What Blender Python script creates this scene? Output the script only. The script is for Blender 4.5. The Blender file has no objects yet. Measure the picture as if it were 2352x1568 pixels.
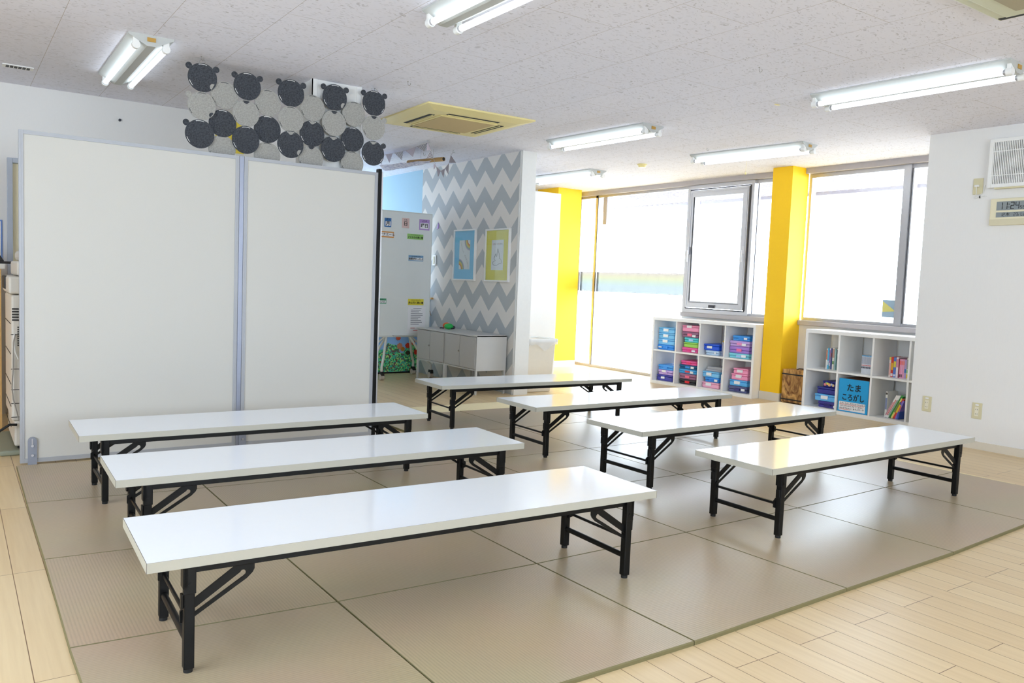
import bpy, math, random
from mathutils import Vector, Matrix, Quaternion
random.seed(7)
PI = math.pi
COL = bpy.context.scene.collection
SC = bpy.context.scene

# ------------------------------------------------------------------ materials
def nt(name):
    m = bpy.data.materials.new(name); m.use_nodes = True
    t = m.node_tree
    b = t.nodes['Principled BSDF']
    return m, t, b

def link(t, a, b): t.links.new(a, b)

def node(t, typ, **kw):
    n = t.nodes.new(typ)
    for k, v in kw.items(): setattr(n, k, v)
    return n

def rgb(c):
    """sRGB 0-1 to linear"""
    return tuple(((x / 12.92) if x <= 0.04045 else ((x + 0.055) / 1.055) ** 2.4) for x in c) + (1.0,)

def mat(name, c, rough=0.5, var=0.03, scale=40.0, metal=0.0, spec=0.5, bump=0.0, coat=0.0):
    """plain coloured surface with a slight procedural mottle"""
    m, t, b = nt(name)
    lin = rgb(c)
    tc = node(t, 'ShaderNodeTexCoord')
    nz = node(t, 'ShaderNodeTexNoise'); nz.inputs['Scale'].default_value = scale; nz.inputs['Detail'].default_value = 3
    link(t, tc.outputs['Object'], nz.inputs['Vector'])
    mx = node(t, 'ShaderNodeMix', data_type='RGBA')
    mx.inputs[6].default_value = tuple(max(0, x * (1 - var)) for x in lin[:3]) + (1,)
    mx.inputs[7].default_value = tuple(min(1, x * (1 + var)) for x in lin[:3]) + (1,)
    link(t, nz.outputs['Fac'], mx.inputs[0]); link(t, mx.outputs[2], b.inputs['Base Color'])
    b.inputs['Roughness'].default_value = rough; b.inputs['Metallic'].default_value = metal
    b.inputs['Specular IOR Level'].default_value = spec
    b.inputs['Coat Weight'].default_value = coat
    if bump > 0:
        bp = node(t, 'ShaderNodeBump'); bp.inputs['Strength'].default_value = bump; bp.inputs['Distance'].default_value = 0.002
        link(t, nz.outputs['Fac'], bp.inputs['Height']); link(t, bp.outputs['Normal'], b.inputs['Normal'])
    return m

def clear_mat(name, c, alpha=0.35, rough=0.15):
    """see-through coloured plastic"""
    m, t, b = nt(name)
    b.inputs['Base Color'].default_value = rgb(c); b.inputs['Roughness'].default_value = rough
    tr = node(t, 'ShaderNodeBsdfTransparent'); tr.inputs['Color'].default_value = rgb(tuple(min(1, .5 + .5 * x) for x in c))
    mx = node(t, 'ShaderNodeMixShader'); mx.inputs[0].default_value = alpha
    link(t, tr.outputs[0], mx.inputs[1]); link(t, b.outputs[0], mx.inputs[2])
    link(t, mx.outputs[0], t.nodes['Material Output'].inputs['Surface'])
    return m

def glass_mat():
    m, t, b = nt('window_glass')
    tr = node(t, 'ShaderNodeBsdfTransparent'); tr.inputs['Color'].default_value = (.96, .98, .98, 1)
    gl = node(t, 'ShaderNodeBsdfGlossy'); gl.inputs['Roughness'].default_value = 0.02
    lw = node(t, 'ShaderNodeLayerWeight'); lw.inputs['Blend'].default_value = .5
    fac = math_node(t, 'ADD', math_node(t, 'MULTIPLY', math_node(t, 'POWER', lw.outputs['Facing'], 5.0), .55), .03)
    mx = node(t, 'ShaderNodeMixShader')
    link(t, fac, mx.inputs[0]); link(t, tr.outputs[0], mx.inputs[1]); link(t, gl.outputs[0], mx.inputs[2])
    link(t, mx.outputs[0], t.nodes['Material Output'].inputs['Surface'])
    return m

def emit_mat(name, c, s):
    m, t, b = nt(name)
    b.inputs['Base Color'].default_value = (.9, .9, .9, 1)
    b.inputs['Emission Color'].default_value = tuple(c) + (1,); b.inputs['Emission Strength'].default_value = s
    return m

def math_node(t, op, a, b=None):
    n = node(t, 'ShaderNodeMath', operation=op)
    for i, v in enumerate((a, b)):
        if v is None: continue
        if isinstance(v, (int, float)): n.inputs[i].default_value = v
        else: link(t, v, n.inputs[i])
    return n.outputs[0]

def position_xyz(t):
    g = node(t, 'ShaderNodeNewGeometry'); s = node(t, 'ShaderNodeSeparateXYZ')
    link(t, g.outputs['Position'], s.inputs[0])
    return s.outputs[0], s.outputs[1], s.outputs[2]

def swapped_vec(t, u, v, du=0.0, dv=0.0):
    c = node(t, 'ShaderNodeCombineXYZ')
    link(t, math_node(t, 'ADD', u, du), c.inputs[0]); link(t, math_node(t, 'ADD', v, dv), c.inputs[1])
    return c.outputs[0]

def floor_mat():
    m, t, b = nt('maple_planks')
    x, y, z = position_xyz(t)
    vec = swapped_vec(t, y, x, 0.33, 50 * 0.1015 - 0.173)
    br = node(t, 'ShaderNodeTexBrick'); link(t, vec, br.inputs['Vector'])
    br.offset = 0.37; br.offset_frequency = 3; br.squash = 1.0
    br.inputs['Scale'].default_value = 1.0; br.inputs['Brick Width'].default_value = 0.91; br.inputs['Row Height'].default_value = 0.1015
    br.inputs['Mortar Size'].default_value = 0.0015; br.inputs['Mortar Smooth'].default_value = 0.3; br.inputs['Bias'].default_value = 0.0
    br.inputs['Color1'].default_value = rgb((.875, .785, .62)); br.inputs['Color2'].default_value = rgb((.845, .745, .575)); br.inputs['Mortar'].default_value = rgb((.50, .38, .27))
    nz = node(t, 'ShaderNodeTexNoise'); nz.inputs['Scale'].default_value = 1.0; nz.inputs['Detail'].default_value = 5
    mp = node(t, 'ShaderNodeMapping'); mp.inputs['Scale'].default_value = (2.5, 60, 1)
    link(t, vec, mp.inputs['Vector']); link(t, mp.outputs[0], nz.inputs['Vector'])
    mx = node(t, 'ShaderNodeMix', data_type='RGBA', blend_type='MULTIPLY'); mx.inputs[0].default_value = 0.35
    cr = node(t, 'ShaderNodeValToRGB'); cr.color_ramp.elements[0].color = (.78, .70, .62, 1); cr.color_ramp.elements[1].color = (1, 1, 1, 1)
    cr.color_ramp.elements[0].position = .3; cr.color_ramp.elements[1].position = .65
    link(t, nz.outputs['Fac'], cr.inputs[0]); link(t, br.outputs['Color'], mx.inputs[6]); link(t, cr.outputs[0], mx.inputs[7])
    link(t, mx.outputs[2], b.inputs['Base Color'])
    b.inputs['Roughness'].default_value = 0.34; b.inputs['Specular IOR Level'].default_value = .5
    bp = node(t, 'ShaderNodeBump'); bp.inputs['Strength'].default_value = .35; bp.inputs['Distance'].default_value = .001; bp.invert = True
    link(t, br.outputs['Fac'], bp.inputs['Height']); link(t, bp.outputs['Normal'], b.inputs['Normal'])
    return m

def ceiling_mat():
    m, t, b = nt('acoustic_ceiling_board')
    x, y, z = position_xyz(t)
    vec = swapped_vec(t, y, x, 20 * .915 - 3.12 + .4575, 40 * .449 - .488)
    br = node(t, 'ShaderNodeTexBrick'); link(t, vec, br.inputs['Vector'])
    br.offset = 0.5; br.offset_frequency = 2
    br.inputs['Scale'].default_value = 1.0; br.inputs['Brick Width'].default_value = .915; br.inputs['Row Height'].default_value = .449
    br.inputs['Mortar Size'].default_value = .0016; br.inputs['Mortar Smooth'].default_value = .4
    c = rgb((.92, .922, .965))
    br.inputs['Color1'].default_value = c; br.inputs['Color2'].default_value = rgb((.915, .917, .96)); br.inputs['Mortar'].default_value = rgb((.74, .71, .70))
    # short worm-like pits, all roughly along one direction
    g = node(t, 'ShaderNodeNewGeometry')
    nzd = node(t, 'ShaderNodeTexNoise'); nzd.inputs['Scale'].default_value = 14; nzd.inputs['Detail'].default_value = 2
    link(t, g.outputs['Position'], nzd.inputs['Vector'])
    vm = node(t, 'ShaderNodeVectorMath', operation='SCALE'); vm.inputs['Scale'].default_value = .09
    link(t, nzd.outputs['Color'], vm.inputs[0])
    va = node(t, 'ShaderNodeVectorMath', operation='ADD'); link(t, g.outputs['Position'], va.inputs[0]); link(t, vm.outputs[0], va.inputs[1])
    mp = node(t, 'ShaderNodeMapping'); mp.inputs['Rotation'].default_value = (0, 0, .45); mp.inputs['Scale'].default_value = (25, 82, 0)
    link(t, va.outputs[0], mp.inputs['Vector'])
    vo = node(t, 'ShaderNodeTexVoronoi'); vo.voronoi_dimensions = '2D'; vo.inputs['Scale'].default_value = 1; vo.inputs['Randomness'].default_value = 1
    link(t, mp.outputs[0], vo.inputs['Vector'])
    sx = node(t, 'ShaderNodeSeparateColor'); link(t, vo.outputs['Color'], sx.inputs[0])
    thr = math_node(t, 'MULTIPLY', sx.outputs[0], .36)
    pit = math_node(t, 'LESS_THAN', vo.outputs['Distance'], thr)
    dark = math_node(t, 'MULTIPLY', math_node(t, 'MULTIPLY', pit, sx.outputs[1]), .34)
    mx = node(t, 'ShaderNodeMix', data_type='RGBA'); link(t, dark, mx.inputs[0]); link(t, br.outputs['Color'], mx.inputs[6]); mx.inputs[7].default_value = rgb((.38, .35, .34))
    link(t, mx.outputs[2], b.inputs['Base Color']); b.inputs['Roughness'].default_value = .95; b.inputs['Specular IOR Level'].default_value = .15
    return m

def chevron_mat():
    m, t, b = nt('chevron_wallpaper')
    x, y, z = position_xyz(t)
    p = math_node(t, 'DIVIDE', math_node(t, 'SUBTRACT', y, 6.835 - .3205 * 30), .3205)
    f = math_node(t, 'FRACT', p)
    tri = math_node(t, 'ABSOLUTE', math_node(t, 'SUBTRACT', math_node(t, 'MULTIPLY', f, 2.0), 1.0))    # 1 at peaks
    v = math_node(t, 'SUBTRACT', z, math_node(t, 'MULTIPLY', tri, .160))
    v = math_node(t, 'DIVIDE', math_node(t, 'ADD', v, .324 * 10 - (2.105 - .16)), .324)
    g = math_node(t, 'GREATER_THAN', math_node(t, 'FRACT', v), .5)
    # fine paper grain
    mx = node(t, 'ShaderNodeMix', data_type='RGBA'); link(t, g, mx.inputs[0])
    mx.inputs[6].default_value = rgb((.90, .885, .865)); mx.inputs[7].default_value = rgb((.715, .735, .745))
    link(t, mx.outputs[2], b.inputs['Base Color']); b.inputs['Roughness'].default_value = .7; b.inputs['Specular IOR Level'].default_value = .3
    return m

def wallpaper_mat(name, c):
    m, t, b = nt(name)
    lin = rgb(c)
    tc = node(t, 'ShaderNodeNewGeometry')
    mp = node(t, 'ShaderNodeMapping'); mp.inputs['Scale'].default_value = (160, 160, 30); link(t, tc.outputs['Position'], mp.inputs['Vector'])
    nz = node(t, 'ShaderNodeTexNoise'); nz.inputs['Scale'].default_value = 1; nz.inputs['Detail'].default_value = 4
    link(t, mp.outputs[0], nz.inputs['Vector'])
    mx = node(t, 'ShaderNodeMix', data_type='RGBA'); mx.inputs[6].default_value = tuple(v * .965 for v in lin[:3]) + (1,); mx.inputs[7].default_value = lin
    link(t, nz.outputs['Fac'], mx.inputs[0]); link(t, mx.outputs[2], b.inputs['Base Color'])
    bp = node(t, 'ShaderNodeBump'); bp.inputs['Strength'].default_value = .12; bp.inputs['Distance'].default_value = .001
    link(t, nz.outputs['Fac'], bp.inputs['Height']); link(t, bp.outputs['Normal'], b.inputs['Normal'])
    b.inputs['Roughness'].default_value = .75; b.inputs['Specular IOR Level'].default_value = .3
    return m

def tatami_mat(name, c, along_x):
    """woven rush: ribs of about 7 mm, tiny cross weave"""
    m, t, b = nt(name)
    x, y, z = position_xyz(t)
    u, v = (y, x) if along_x else (x, y)
    rib = math_node(t, 'ABSOLUTE', math_node(t, 'SINE', math_node(t, 'MULTIPLY', u, PI / .0105)))
    nz = node(t, 'ShaderNodeTexNoise'); nz.inputs['Scale'].default_value = 1; nz.inputs['Detail'].default_value = 3
    mp = node(t, 'ShaderNodeMapping'); mp.inputs['Scale'].default_value = (30, 260, 1) if along_x else (260, 30, 1)
    g = node(t, 'ShaderNodeNewGeometry'); link(t, g.outputs['Position'], mp.inputs['Vector']); link(t, mp.outputs[0], nz.inputs['Vector'])
    big = node(t, 'ShaderNodeTexNoise'); big.inputs['Scale'].default_value = 2.2; big.inputs['Detail'].default_value = 3
    link(t, g.outputs['Position'], big.inputs['Vector'])
    lin = rgb(c)
    mx = node(t, 'ShaderNodeMix', data_type='RGBA'); mx.inputs[6].default_value = tuple(q * .72 for q in lin[:3]) + (1,); mx.inputs[7].default_value = tuple(min(1, q * 1.12) for q in lin[:3]) + (1,)
    fac = math_node(t, 'ADD', math_node(t, 'MULTIPLY', rib, .45), math_node(t, 'MULTIPLY', nz.outputs['Fac'], .55))
    link(t, fac, mx.inputs[0])
    m2 = node(t, 'ShaderNodeMix', data_type='RGBA', blend_type='MULTIPLY'); m2.inputs[0].default_value = .18
    link(t, mx.outputs[2], m2.inputs[6]); link(t, big.outputs['Color'], m2.inputs[7])
    link(t, m2.outputs[2], b.inputs['Base Color'])
    bp = node(t, 'ShaderNodeBump'); bp.inputs['Strength'].default_value = .28; bp.inputs['Distance'].default_value = .0012
    link(t, fac, bp.inputs['Height']); link(t, bp.outputs['Normal'], b.inputs['Normal'])
    b.inputs['Roughness'].default_value = .36; b.inputs['Specular IOR Level'].default_value = .6
    return m

def felt_mat(name, c, amount):
    m, t, b = nt(name)
    tc = node(t, 'ShaderNodeTexCoord')
    nz = node(t, 'ShaderNodeTexNoise'); nz.inputs['Scale'].default_value = 130; nz.inputs['Detail'].default_value = 4; nz.inputs['Roughness'].default_value = .7
    link(t, tc.outputs['Object'], nz.inputs['Vector'])
    lin = rgb(c); cr = node(t, 'ShaderNodeValToRGB')
    cr.color_ramp.elements[0].position = .32; cr.color_ramp.elements[1].position = .68
    cr.color_ramp.elements[0].color = tuple(v * (1 - amount) for v in lin[:3]) + (1,); cr.color_ramp.elements[1].color = tuple(min(1, v * (1 + amount)) for v in lin[:3]) + (1,)
    link(t, nz.outputs['Fac'], cr.inputs[0]); link(t, cr.outputs[0], b.inputs['Base Color'])
    b.inputs['Roughness'].default_value = 1; b.inputs['Specular IOR Level'].default_value = .1
    return m

def stripe_mat(name, c1, c2, period, axis=0):
    m, t, b = nt(name)
    tc = node(t, 'ShaderNodeTexCoord'); s = node(t, 'ShaderNodeSeparateXYZ'); link(t, tc.outputs['Object'], s.inputs[0])
    f = math_node(t, 'FRACT', math_node(t, 'DIVIDE', math_node(t, 'ADD', s.outputs[axis], 5.0), period))
    g = math_node(t, 'GREATER_THAN', f, .5)
    mx = node(t, 'ShaderNodeMix', data_type='RGBA'); link(t, g, mx.inputs[0]); mx.inputs[6].default_value = rgb(c1); mx.inputs[7].default_value = rgb(c2)
    link(t, mx.outputs[2], b.inputs['Base Color']); b.inputs['Roughness'].default_value = .9
    return m

def leaf_collage_mat():
    m, t, b = nt('torn_paper_grass')
    tc = node(t, 'ShaderNodeTexCoord')
    vo = node(t, 'ShaderNodeTexVoronoi'); vo.inputs['Scale'].default_value = 62; link(t, tc.outputs['Object'], vo.inputs['Vector'])
    s = node(t, 'ShaderNodeSeparateColor'); link(t, vo.outputs['Color'], s.inputs[0])
    cr = node(t, 'ShaderNodeValToRGB'); e = cr.color_ramp.elements; cr.color_ramp.interpolation = 'CONSTANT'
    e[0].position = 0; e[0].color = rgb((.20, .52, .34)); e[1].position = .18; e[1].color = rgb((.32, .80, .54))
    for p, c in ((.36, (.50, .88, .58)), (.5, (.42, .38, .40)), (.6, (.30, .76, .64)), (.76, (.68, .88, .52)), (.9, (.46, .32, .28))):
        q = e.new(p); q.color = rgb(c)
    link(t, s.outputs[0], cr.inputs[0]); link(t, cr.outputs[0], b.inputs['Base Color']); b.inputs['Roughness'].default_value = .8
    return m

def plywood_mat():
    m, t, b = nt('burnt_plywood')
    tc = node(t, 'ShaderNodeTexCoord')
    mp = node(t, 'ShaderNodeMapping'); mp.inputs['Scale'].default_value = (7, 7, 3.2); link(t, tc.outputs['Object'], mp.inputs['Vector'])
    w = node(t, 'ShaderNodeTexNoise'); w.inputs['Scale'].default_value = 1.6; w.inputs['Detail'].default_value = 4; w.inputs['Distortion'].default_value = 2.2
    link(t, mp.outputs[0], w.inputs['Vector'])
    cr = node(t, 'ShaderNodeValToRGB'); e = cr.color_ramp.elements
    e[0].position = .35; e[0].color = rgb((.42, .24, .10)); e[1].position = .62; e[1].color = rgb((.85, .66, .38))
    link(t, w.outputs['Fac'], cr.inputs[0]); link(t, cr.outputs[0], b.inputs['Base Color']); b.inputs['Roughness'].default_value = .6
    return m

def film_mat():
    """rainbow film on the window pane: its bands run with height"""
    m, t, b = nt('rainbow_window_film')
    x, y, z = position_xyz(t)
    f = math_node(t, 'DIVIDE', math_node(t, 'SUBTRACT', z, 1.045), .262)
    cr = node(t, 'ShaderNodeValToRGB'); e = cr.color_ramp.elements
    e[0].position = 0; e[0].color = (.92, .985, 1, 1); e[1].position = 1; e[1].color = (1, .96, .955, 1)
    for p, c in ((.3, (.91, .985, 1, 1)), (.5, (.92, .995, .92, 1)), (.72, (1, 1, .82, 1)), (.9, (1, .96, .86, 1))):
        q = e.new(p); q.color = c
    link(t, f, cr.inputs[0])
    tr = node(t, 'ShaderNodeBsdfTransparent')
    sc = node(t, 'ShaderNodeMix', data_type='RGBA', blend_type='MULTIPLY'); sc.inputs[0].default_value = 1; sc.inputs[7].default_value = (FILM * 1.10, FILM * 1.05, FILM, 1)
    link(t, cr.outputs[0], sc.inputs[6]); link(t, sc.outputs[2], tr.inputs['Color'])
    link(t, tr.outputs[0], t.nodes['Material Output'].inputs['Surface'])
    return m

def cloth_print_mat():
    m, t, b = nt('lilac_print_cloth')
    tc = node(t, 'ShaderNodeTexCoord')
    mp = node(t, 'ShaderNodeMapping'); mp.inputs['Scale'].default_value = (9, 22, 9); link(t, tc.outputs['Object'], mp.inputs['Vector'])
    nz = node(t, 'ShaderNodeTexNoise'); nz.inputs['Scale'].default_value = 1.8; nz.inputs['Detail'].default_value = 2; nz.inputs['Distortion'].default_value = 1.5
    link(t, mp.outputs[0], nz.inputs['Vector'])
    cr = node(t, 'ShaderNodeValToRGB'); e = cr.color_ramp.elements
    e[0].position = .40; e[0].color = rgb((.52, .52, .70)); e[1].position = .50; e[1].color = rgb((.90, .89, .94))
    link(t, nz.outputs['Fac'], cr.inputs[0]); link(t, cr.outputs[0], b.inputs['Base Color']); b.inputs['Roughness'].default_value = .9
    return m

# ------------------------------------------------------------------ mesh builder
class MB:
    def __init__(s): s.v = []; s.f = []; s.m = []; s.sm = []
    def _add(s, vs, fs, mi=0, smooth=False):
        o = len(s.v); s.v += [tuple(v) for v in vs]
        for f in fs: s.f.append(tuple(i + o for i in f)); s.m.append(mi); s.sm.append(smooth)
    def box(s, x0, x1, y0, y1, z0, z1, mi=0):
        x0, x1 = min(x0, x1), max(x0, x1); y0, y1 = min(y0, y1), max(y0, y1); z0, z1 = min(z0, z1), max(z0, z1)
        s._add([(x0, y0, z0), (x1, y0, z0), (x1, y1, z0), (x0, y1, z0), (x0, y0, z1), (x1, y0, z1), (x1, y1, z1), (x0, y1, z1)],
               [(0, 3, 2, 1), (4, 5, 6, 7), (0, 1, 5, 4), (1, 2, 6, 5), (2, 3, 7, 6), (3, 0, 4, 7)], mi); return s
    def prism(s, pts, axis, a, b, mi=0):
        """closed polygon in the plane normal to axis, from a to b; pts are (p,q) of the two other axes in order (x,y,z minus axis)"""
        n = len(pts); area = sum(pts[i][0] * pts[(i + 1) % n][1] - pts[(i + 1) % n][0] * pts[i][1] for i in range(n))
        if area < 0: pts = pts[::-1]
        def P(p, q, h): return {0: (h, p, q), 1: (p, h, q), 2: (p, q, h)}[axis]
        a, b = min(a, b), max(a, b)
        vs = [P(p, q, a) for p, q in pts] + [P(p, q, b) for p, q in pts]
        side = [(i, (i + 1) % n, n + (i + 1) % n, n + i) for i in range(n)]
        bot = tuple(range(n))[::-1]; top = tuple(range(n, 2 * n))
        fs = side + [bot, top]
        if axis == 1: fs = [f[::-1] for f in fs]
        s._add(vs, fs, mi); return s
    def tube(s, p0, p1, r, n=14, mi=0, r1=None, caps=True):
        p0, p1 = Vector(p0), Vector(p1); d = (p1 - p0).normalized(); r1 = r if r1 is None else r1
        a = d.orthogonal().normalized(); b = d.cross(a)
        c0 = [p0 + (a * math.cos(2 * PI * i / n) + b * math.sin(2 * PI * i / n)) * r for i in range(n)]
        c1 = [p1 + (a * math.cos(2 * PI * i / n) + b * math.sin(2 * PI * i / n)) * r1 for i in range(n)]
        s._add(c0 + c1, [(i, (i + 1) % n, n + (i + 1) % n, n + i) for i in range(n)], mi, True)
        if caps:
            s._add(c0, [tuple(range(n))[::-1]], mi); s._add(c1, [tuple(range(n))], mi)
        return s
    def path(s, pts, r, n=8, mi=0):
        pts = [Vector(p) for p in pts]; rings = []; ref = None
        for i, p in enumerate(pts):
            d = (pts[min(i + 1, len(pts) - 1)] - pts[max(i - 1, 0)]).normalized()
            if ref is None: ref = d.orthogonal().normalized()
            ref = (ref - d * ref.dot(d)).normalized(); b = d.cross(ref)
            rings.append([p + (ref * math.cos(2 * PI * k / n) + b * math.sin(2 * PI * k / n)) * r for k in range(n)])
        vs = [v for ring in rings for v in ring]; fs = []
        for i in range(len(rings) - 1):
            for k in range(n):
                fs.append((i * n + k, i * n + (k + 1) % n, (i + 1) * n + (k + 1) % n, (i + 1) * n + k))
        s._add(vs, fs, mi, True)
        s._add(rings[0], [tuple(range(n))[::-1]], mi); s._add(rings[-1], [tuple(range(n))], mi); return s
    def ball(s, c, rx, ry=None, rz=None, nu=16, nv=10, mi=0):
        ry = rx if ry is None else ry; rz = rx if rz is None else rz
        vs = [(c[0], c[1], c[2] - rz)]; fs = []
        for j in range(1, nv):
            th = PI * j / nv
            for i in range(nu):
                ph = 2 * PI * i / nu
                vs.append((c[0] + rx * math.sin(th) * math.cos(ph), c[1] + ry * math.sin(th) * math.sin(ph), c[2] - rz * math.cos(th)))
        vs.append((c[0], c[1], c[2] + rz)); L = len(vs) - 1
        for i in range(nu):
            fs.append((0, 1 + (i + 1) % nu, 1 + i)); fs.append((L, 1 + (nv - 2) * nu + i, 1 + (nv - 2) * nu + (i + 1) % nu))
        for j in range(nv - 2):
            for i in range(nu):
                a = 1 + j * nu
                fs.append((a + i, a + (i + 1) % nu, a + nu + (i + 1) % nu, a + nu + i))
        s._add(vs, fs, mi, True); return s
    def quad(s, a, b, c, d, mi=0): s._add([a, b, c, d], [(0, 1, 2, 3)], mi); return s
    def build(s, name, mats, parent=None, loc=(0, 0, 0), bevel=0, seg=2, rot=None):
        me = bpy.data.meshes.new(name); me.from_pydata(s.v, [], s.f)
        for m_ in (mats if isinstance(mats, (list, tuple)) else [mats]): me.materials.append(m_)
        me.polygons.foreach_set('material_index', s.m); me.polygons.foreach_set('use_smooth', s.sm); me.update()
        o = bpy.data.objects.new(name, me); COL.objects.link(o)
        if parent is not None: o.parent = parent
        o.location = loc
        if rot: o.rotation_euler = rot
        if bevel:
            b = o.modifiers.new('soft_edges', 'BEVEL'); b.width = bevel; b.segments = seg; b.limit_method = 'ANGLE'; b.angle_limit = .6
        return o

def tag(o, label, cat, group=None, kind=None):
    o['label'] = label; o['category'] = cat
    if group: o['group'] = group
    if kind: o['kind'] = kind
    return o
def thing(name, label, cat, loc=(0, 0, 0), rz=0, group=None):
    o = bpy.data.objects.new(name, None); COL.objects.link(o); o.location = loc; o.rotation_euler = (0, 0, rz)
    o.empty_display_size = .05
    return tag(o, label, cat, group)
def struct(o): o['kind'] = 'structure'; return o
def lab(o, label): o['label'] = label; return o
def dup(root, loc, rz, label, group=None, scale=None):
    r = root.copy(); COL.objects.link(r); r.location = loc; r.rotation_euler = (0, 0, rz); r['label'] = label
    if group: r['group'] = group
    if scale: r.scale = scale
    for ch in list(root.children):
        c = ch.copy(); COL.objects.link(c); c.parent = r
        for g in list(ch.children):
            d = g.copy(); COL.objects.link(d); d.parent = c
    return r

def text(name, body, material, parent, size, loc, axes, depth=.0006, align='CENTER', bold=0.0, sx=1.0):
    """lettering as a mesh; axes = (right, up) vectors of the surface it stands on"""
    cu = bpy.data.curves.new(name, 'FONT'); cu.body = body; cu.size = size; cu.align_x = align; cu.align_y = 'CENTER'; cu.extrude = depth; cu.offset = bold; cu.resolution_u = 3
    tmp = bpy.data.objects.new(name, cu); COL.objects.link(tmp)
    dg = bpy.context.evaluated_depsgraph_get()
    me = bpy.data.meshes.new_from_object(tmp.evaluated_get(dg))
    bpy.data.objects.remove(tmp); bpy.data.curves.remove(cu)
    me.materials.clear(); me.materials.append(material); me.name = name
    X = Vector(axes[0]).normalized(); Y = Vector(axes[1]).normalized(); Z = X.cross(Y)
    M = Matrix((X * sx, Y, Z)).transposed()
    for v in me.vertices: v.co = M @ v.co
    o = bpy.data.objects.new(name, me); COL.objects.link(o); o.location = loc
    if parent is not None: o.parent = parent
    return o
FACE_W = ((0, -1, 0), (0, 0, 1))    # surfaces that look along -x
FACE_S = ((1, 0, 0), (0, 0, 1))     # surfaces that look along -y

# ------------------------------------------------------------------ palette
EXPO = 1.5        # camera exposure in stops
SKY = 5.2          # brightness of the overcast outdoors
FILM = (1.15 / (SKY * 2 ** EXPO)) ** .5      # the light crosses both faces of the film
M_wall = wallpaper_mat('white_wallpaper', (.915, .91, .90))
M_blue = wallpaper_mat('sky_blue_paint', (.66, .795, .87))
M_trimw = mat('white_trim', (.90, .90, .89), .45)
M_base = mat('cream_vinyl_base', (.86, .83, .77), .5)
M_ceil = ceiling_mat(); M_floor = floor_mat(); M_chev = chevron_mat(); M_glass = glass_mat()
M_yel = mat('yellow_paint', (1.0, .80, .05), .6, .02)
M_alu = mat('aluminium', (.77, .77, .79), .35, .03, 60, .75)
M_alud = mat('dark_gasket', (.25, .25, .28), .5)
M_sill = mat('grey_sill', (.70, .68, .69), .5)
M_black = mat('black_enamel', (.042, .042, .041), .40, .1, 40, 0, .25)
M_rub = mat('black_rubber', (.05, .05, .05), .7)
M_top = mat('white_laminate', (.925, .94, .955), .10, .01, 30, 0, .38)
M_edge = mat('beige_edge_strip', (.70, .69, .64), .45, .02)
M_seam = mat('dark_seam', (.42, .40, .37), .6)
M_tatA = tatami_mat('rush_weave_long', (.735, .66, .54), False)
M_tatB = tatami_mat('rush_weave_cross', (.735, .66, .54), True)
M_tatE = mat('rush_edge_green', (.45, .42, .28), .7, .1, 200)
M_cream = mat('cream_mat', (.93, .87, .70), .6, .05, 60)
M_part = mat('partition_cloth', (.785, .78, .755), .85, .025, 300, bump=.1)
M_grey = mat('grey_paint_metal', (.69, .68, .665), .45, .01)
M_greyl = mat('light_grey_metal', (.75, .75, .745), .45, .01)
M_palu = mat('satin_aluminium', (.66, .67, .69), .5, .02, 60, .25)
M_white = mat('white_melamine', (.93, .93, .925), .4, .01)
M_wht = mat('white_plastic', (.93, .93, .92), .35, .01)
M_cop = mat('office_grey_plastic', (.82, .80, .76), .55, .02)
M_copd = mat('dark_grille', (.16, .15, .14), .6)
M_oak = mat('oak_veneer', (.84, .66, .40), .5, .12, 6)
M_acy = mat('yellowed_plastic', (.925, .87, .62), .45, .02)
M_acg = mat('tan_filter_grille', (.76, .67, .47), .7, .06, 300)
M_dark = mat('dark_slot', (.07, .06, .05), .7)
M_beige = mat('beige_plastic', (.83, .80, .66), .45, .02)
M_tube = emit_mat('lit_fluorescent', (.80, .91, 1.0), 1.1)
M_refl = mat('reflector_enamel', (.74, .75, .74), .45, .01)
M_gold = mat('gold_sticker', (.72, .56, .25), .5)
M_wire = mat('steel_wire', (.55, .54, .53), .35, .05, 60, .8)
M_feltd = felt_mat('charcoal_felt', (.27, .28, .30), .45)
M_feltl = felt_mat('heather_grey_felt', (.62, .615, .595), .18)
M_slit = mat('slit_light_paint', (.88, .88, .87), .9)
M_txt = mat('black_ink', (.07, .07, .08), .6)
M_red = mat('red_ink', (.82, .16, .16), .6)
M_paper = mat('white_paper', (.94, .94, .95), .8, .01)
M_wbd = mat('whiteboard_steel', (.91, .925, .92), .3, .03, 4)
M_lcd = mat('lcd_grey', (.545, .575, .585), .3, .02)
M_lilac = stripe_mat('lilac_stripe', (.66, .62, .67), (.78, .74, .77), .012)
M_navy = stripe_mat('navy_stripe', (.20, .20, .28), (.86, .85, .87), .016)
M_gflag = mat('grey_cloth', (.58, .56, .59), .9)
M_string = mat('string', (.72, .70, .70), .9)
PAL = {}
def pm(c):
    k = tuple(c)
    if k not in PAL: PAL[k] = mat('plastic_%02d' % len(PAL), c, .4, .03, 25)
    return PAL[k]

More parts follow.
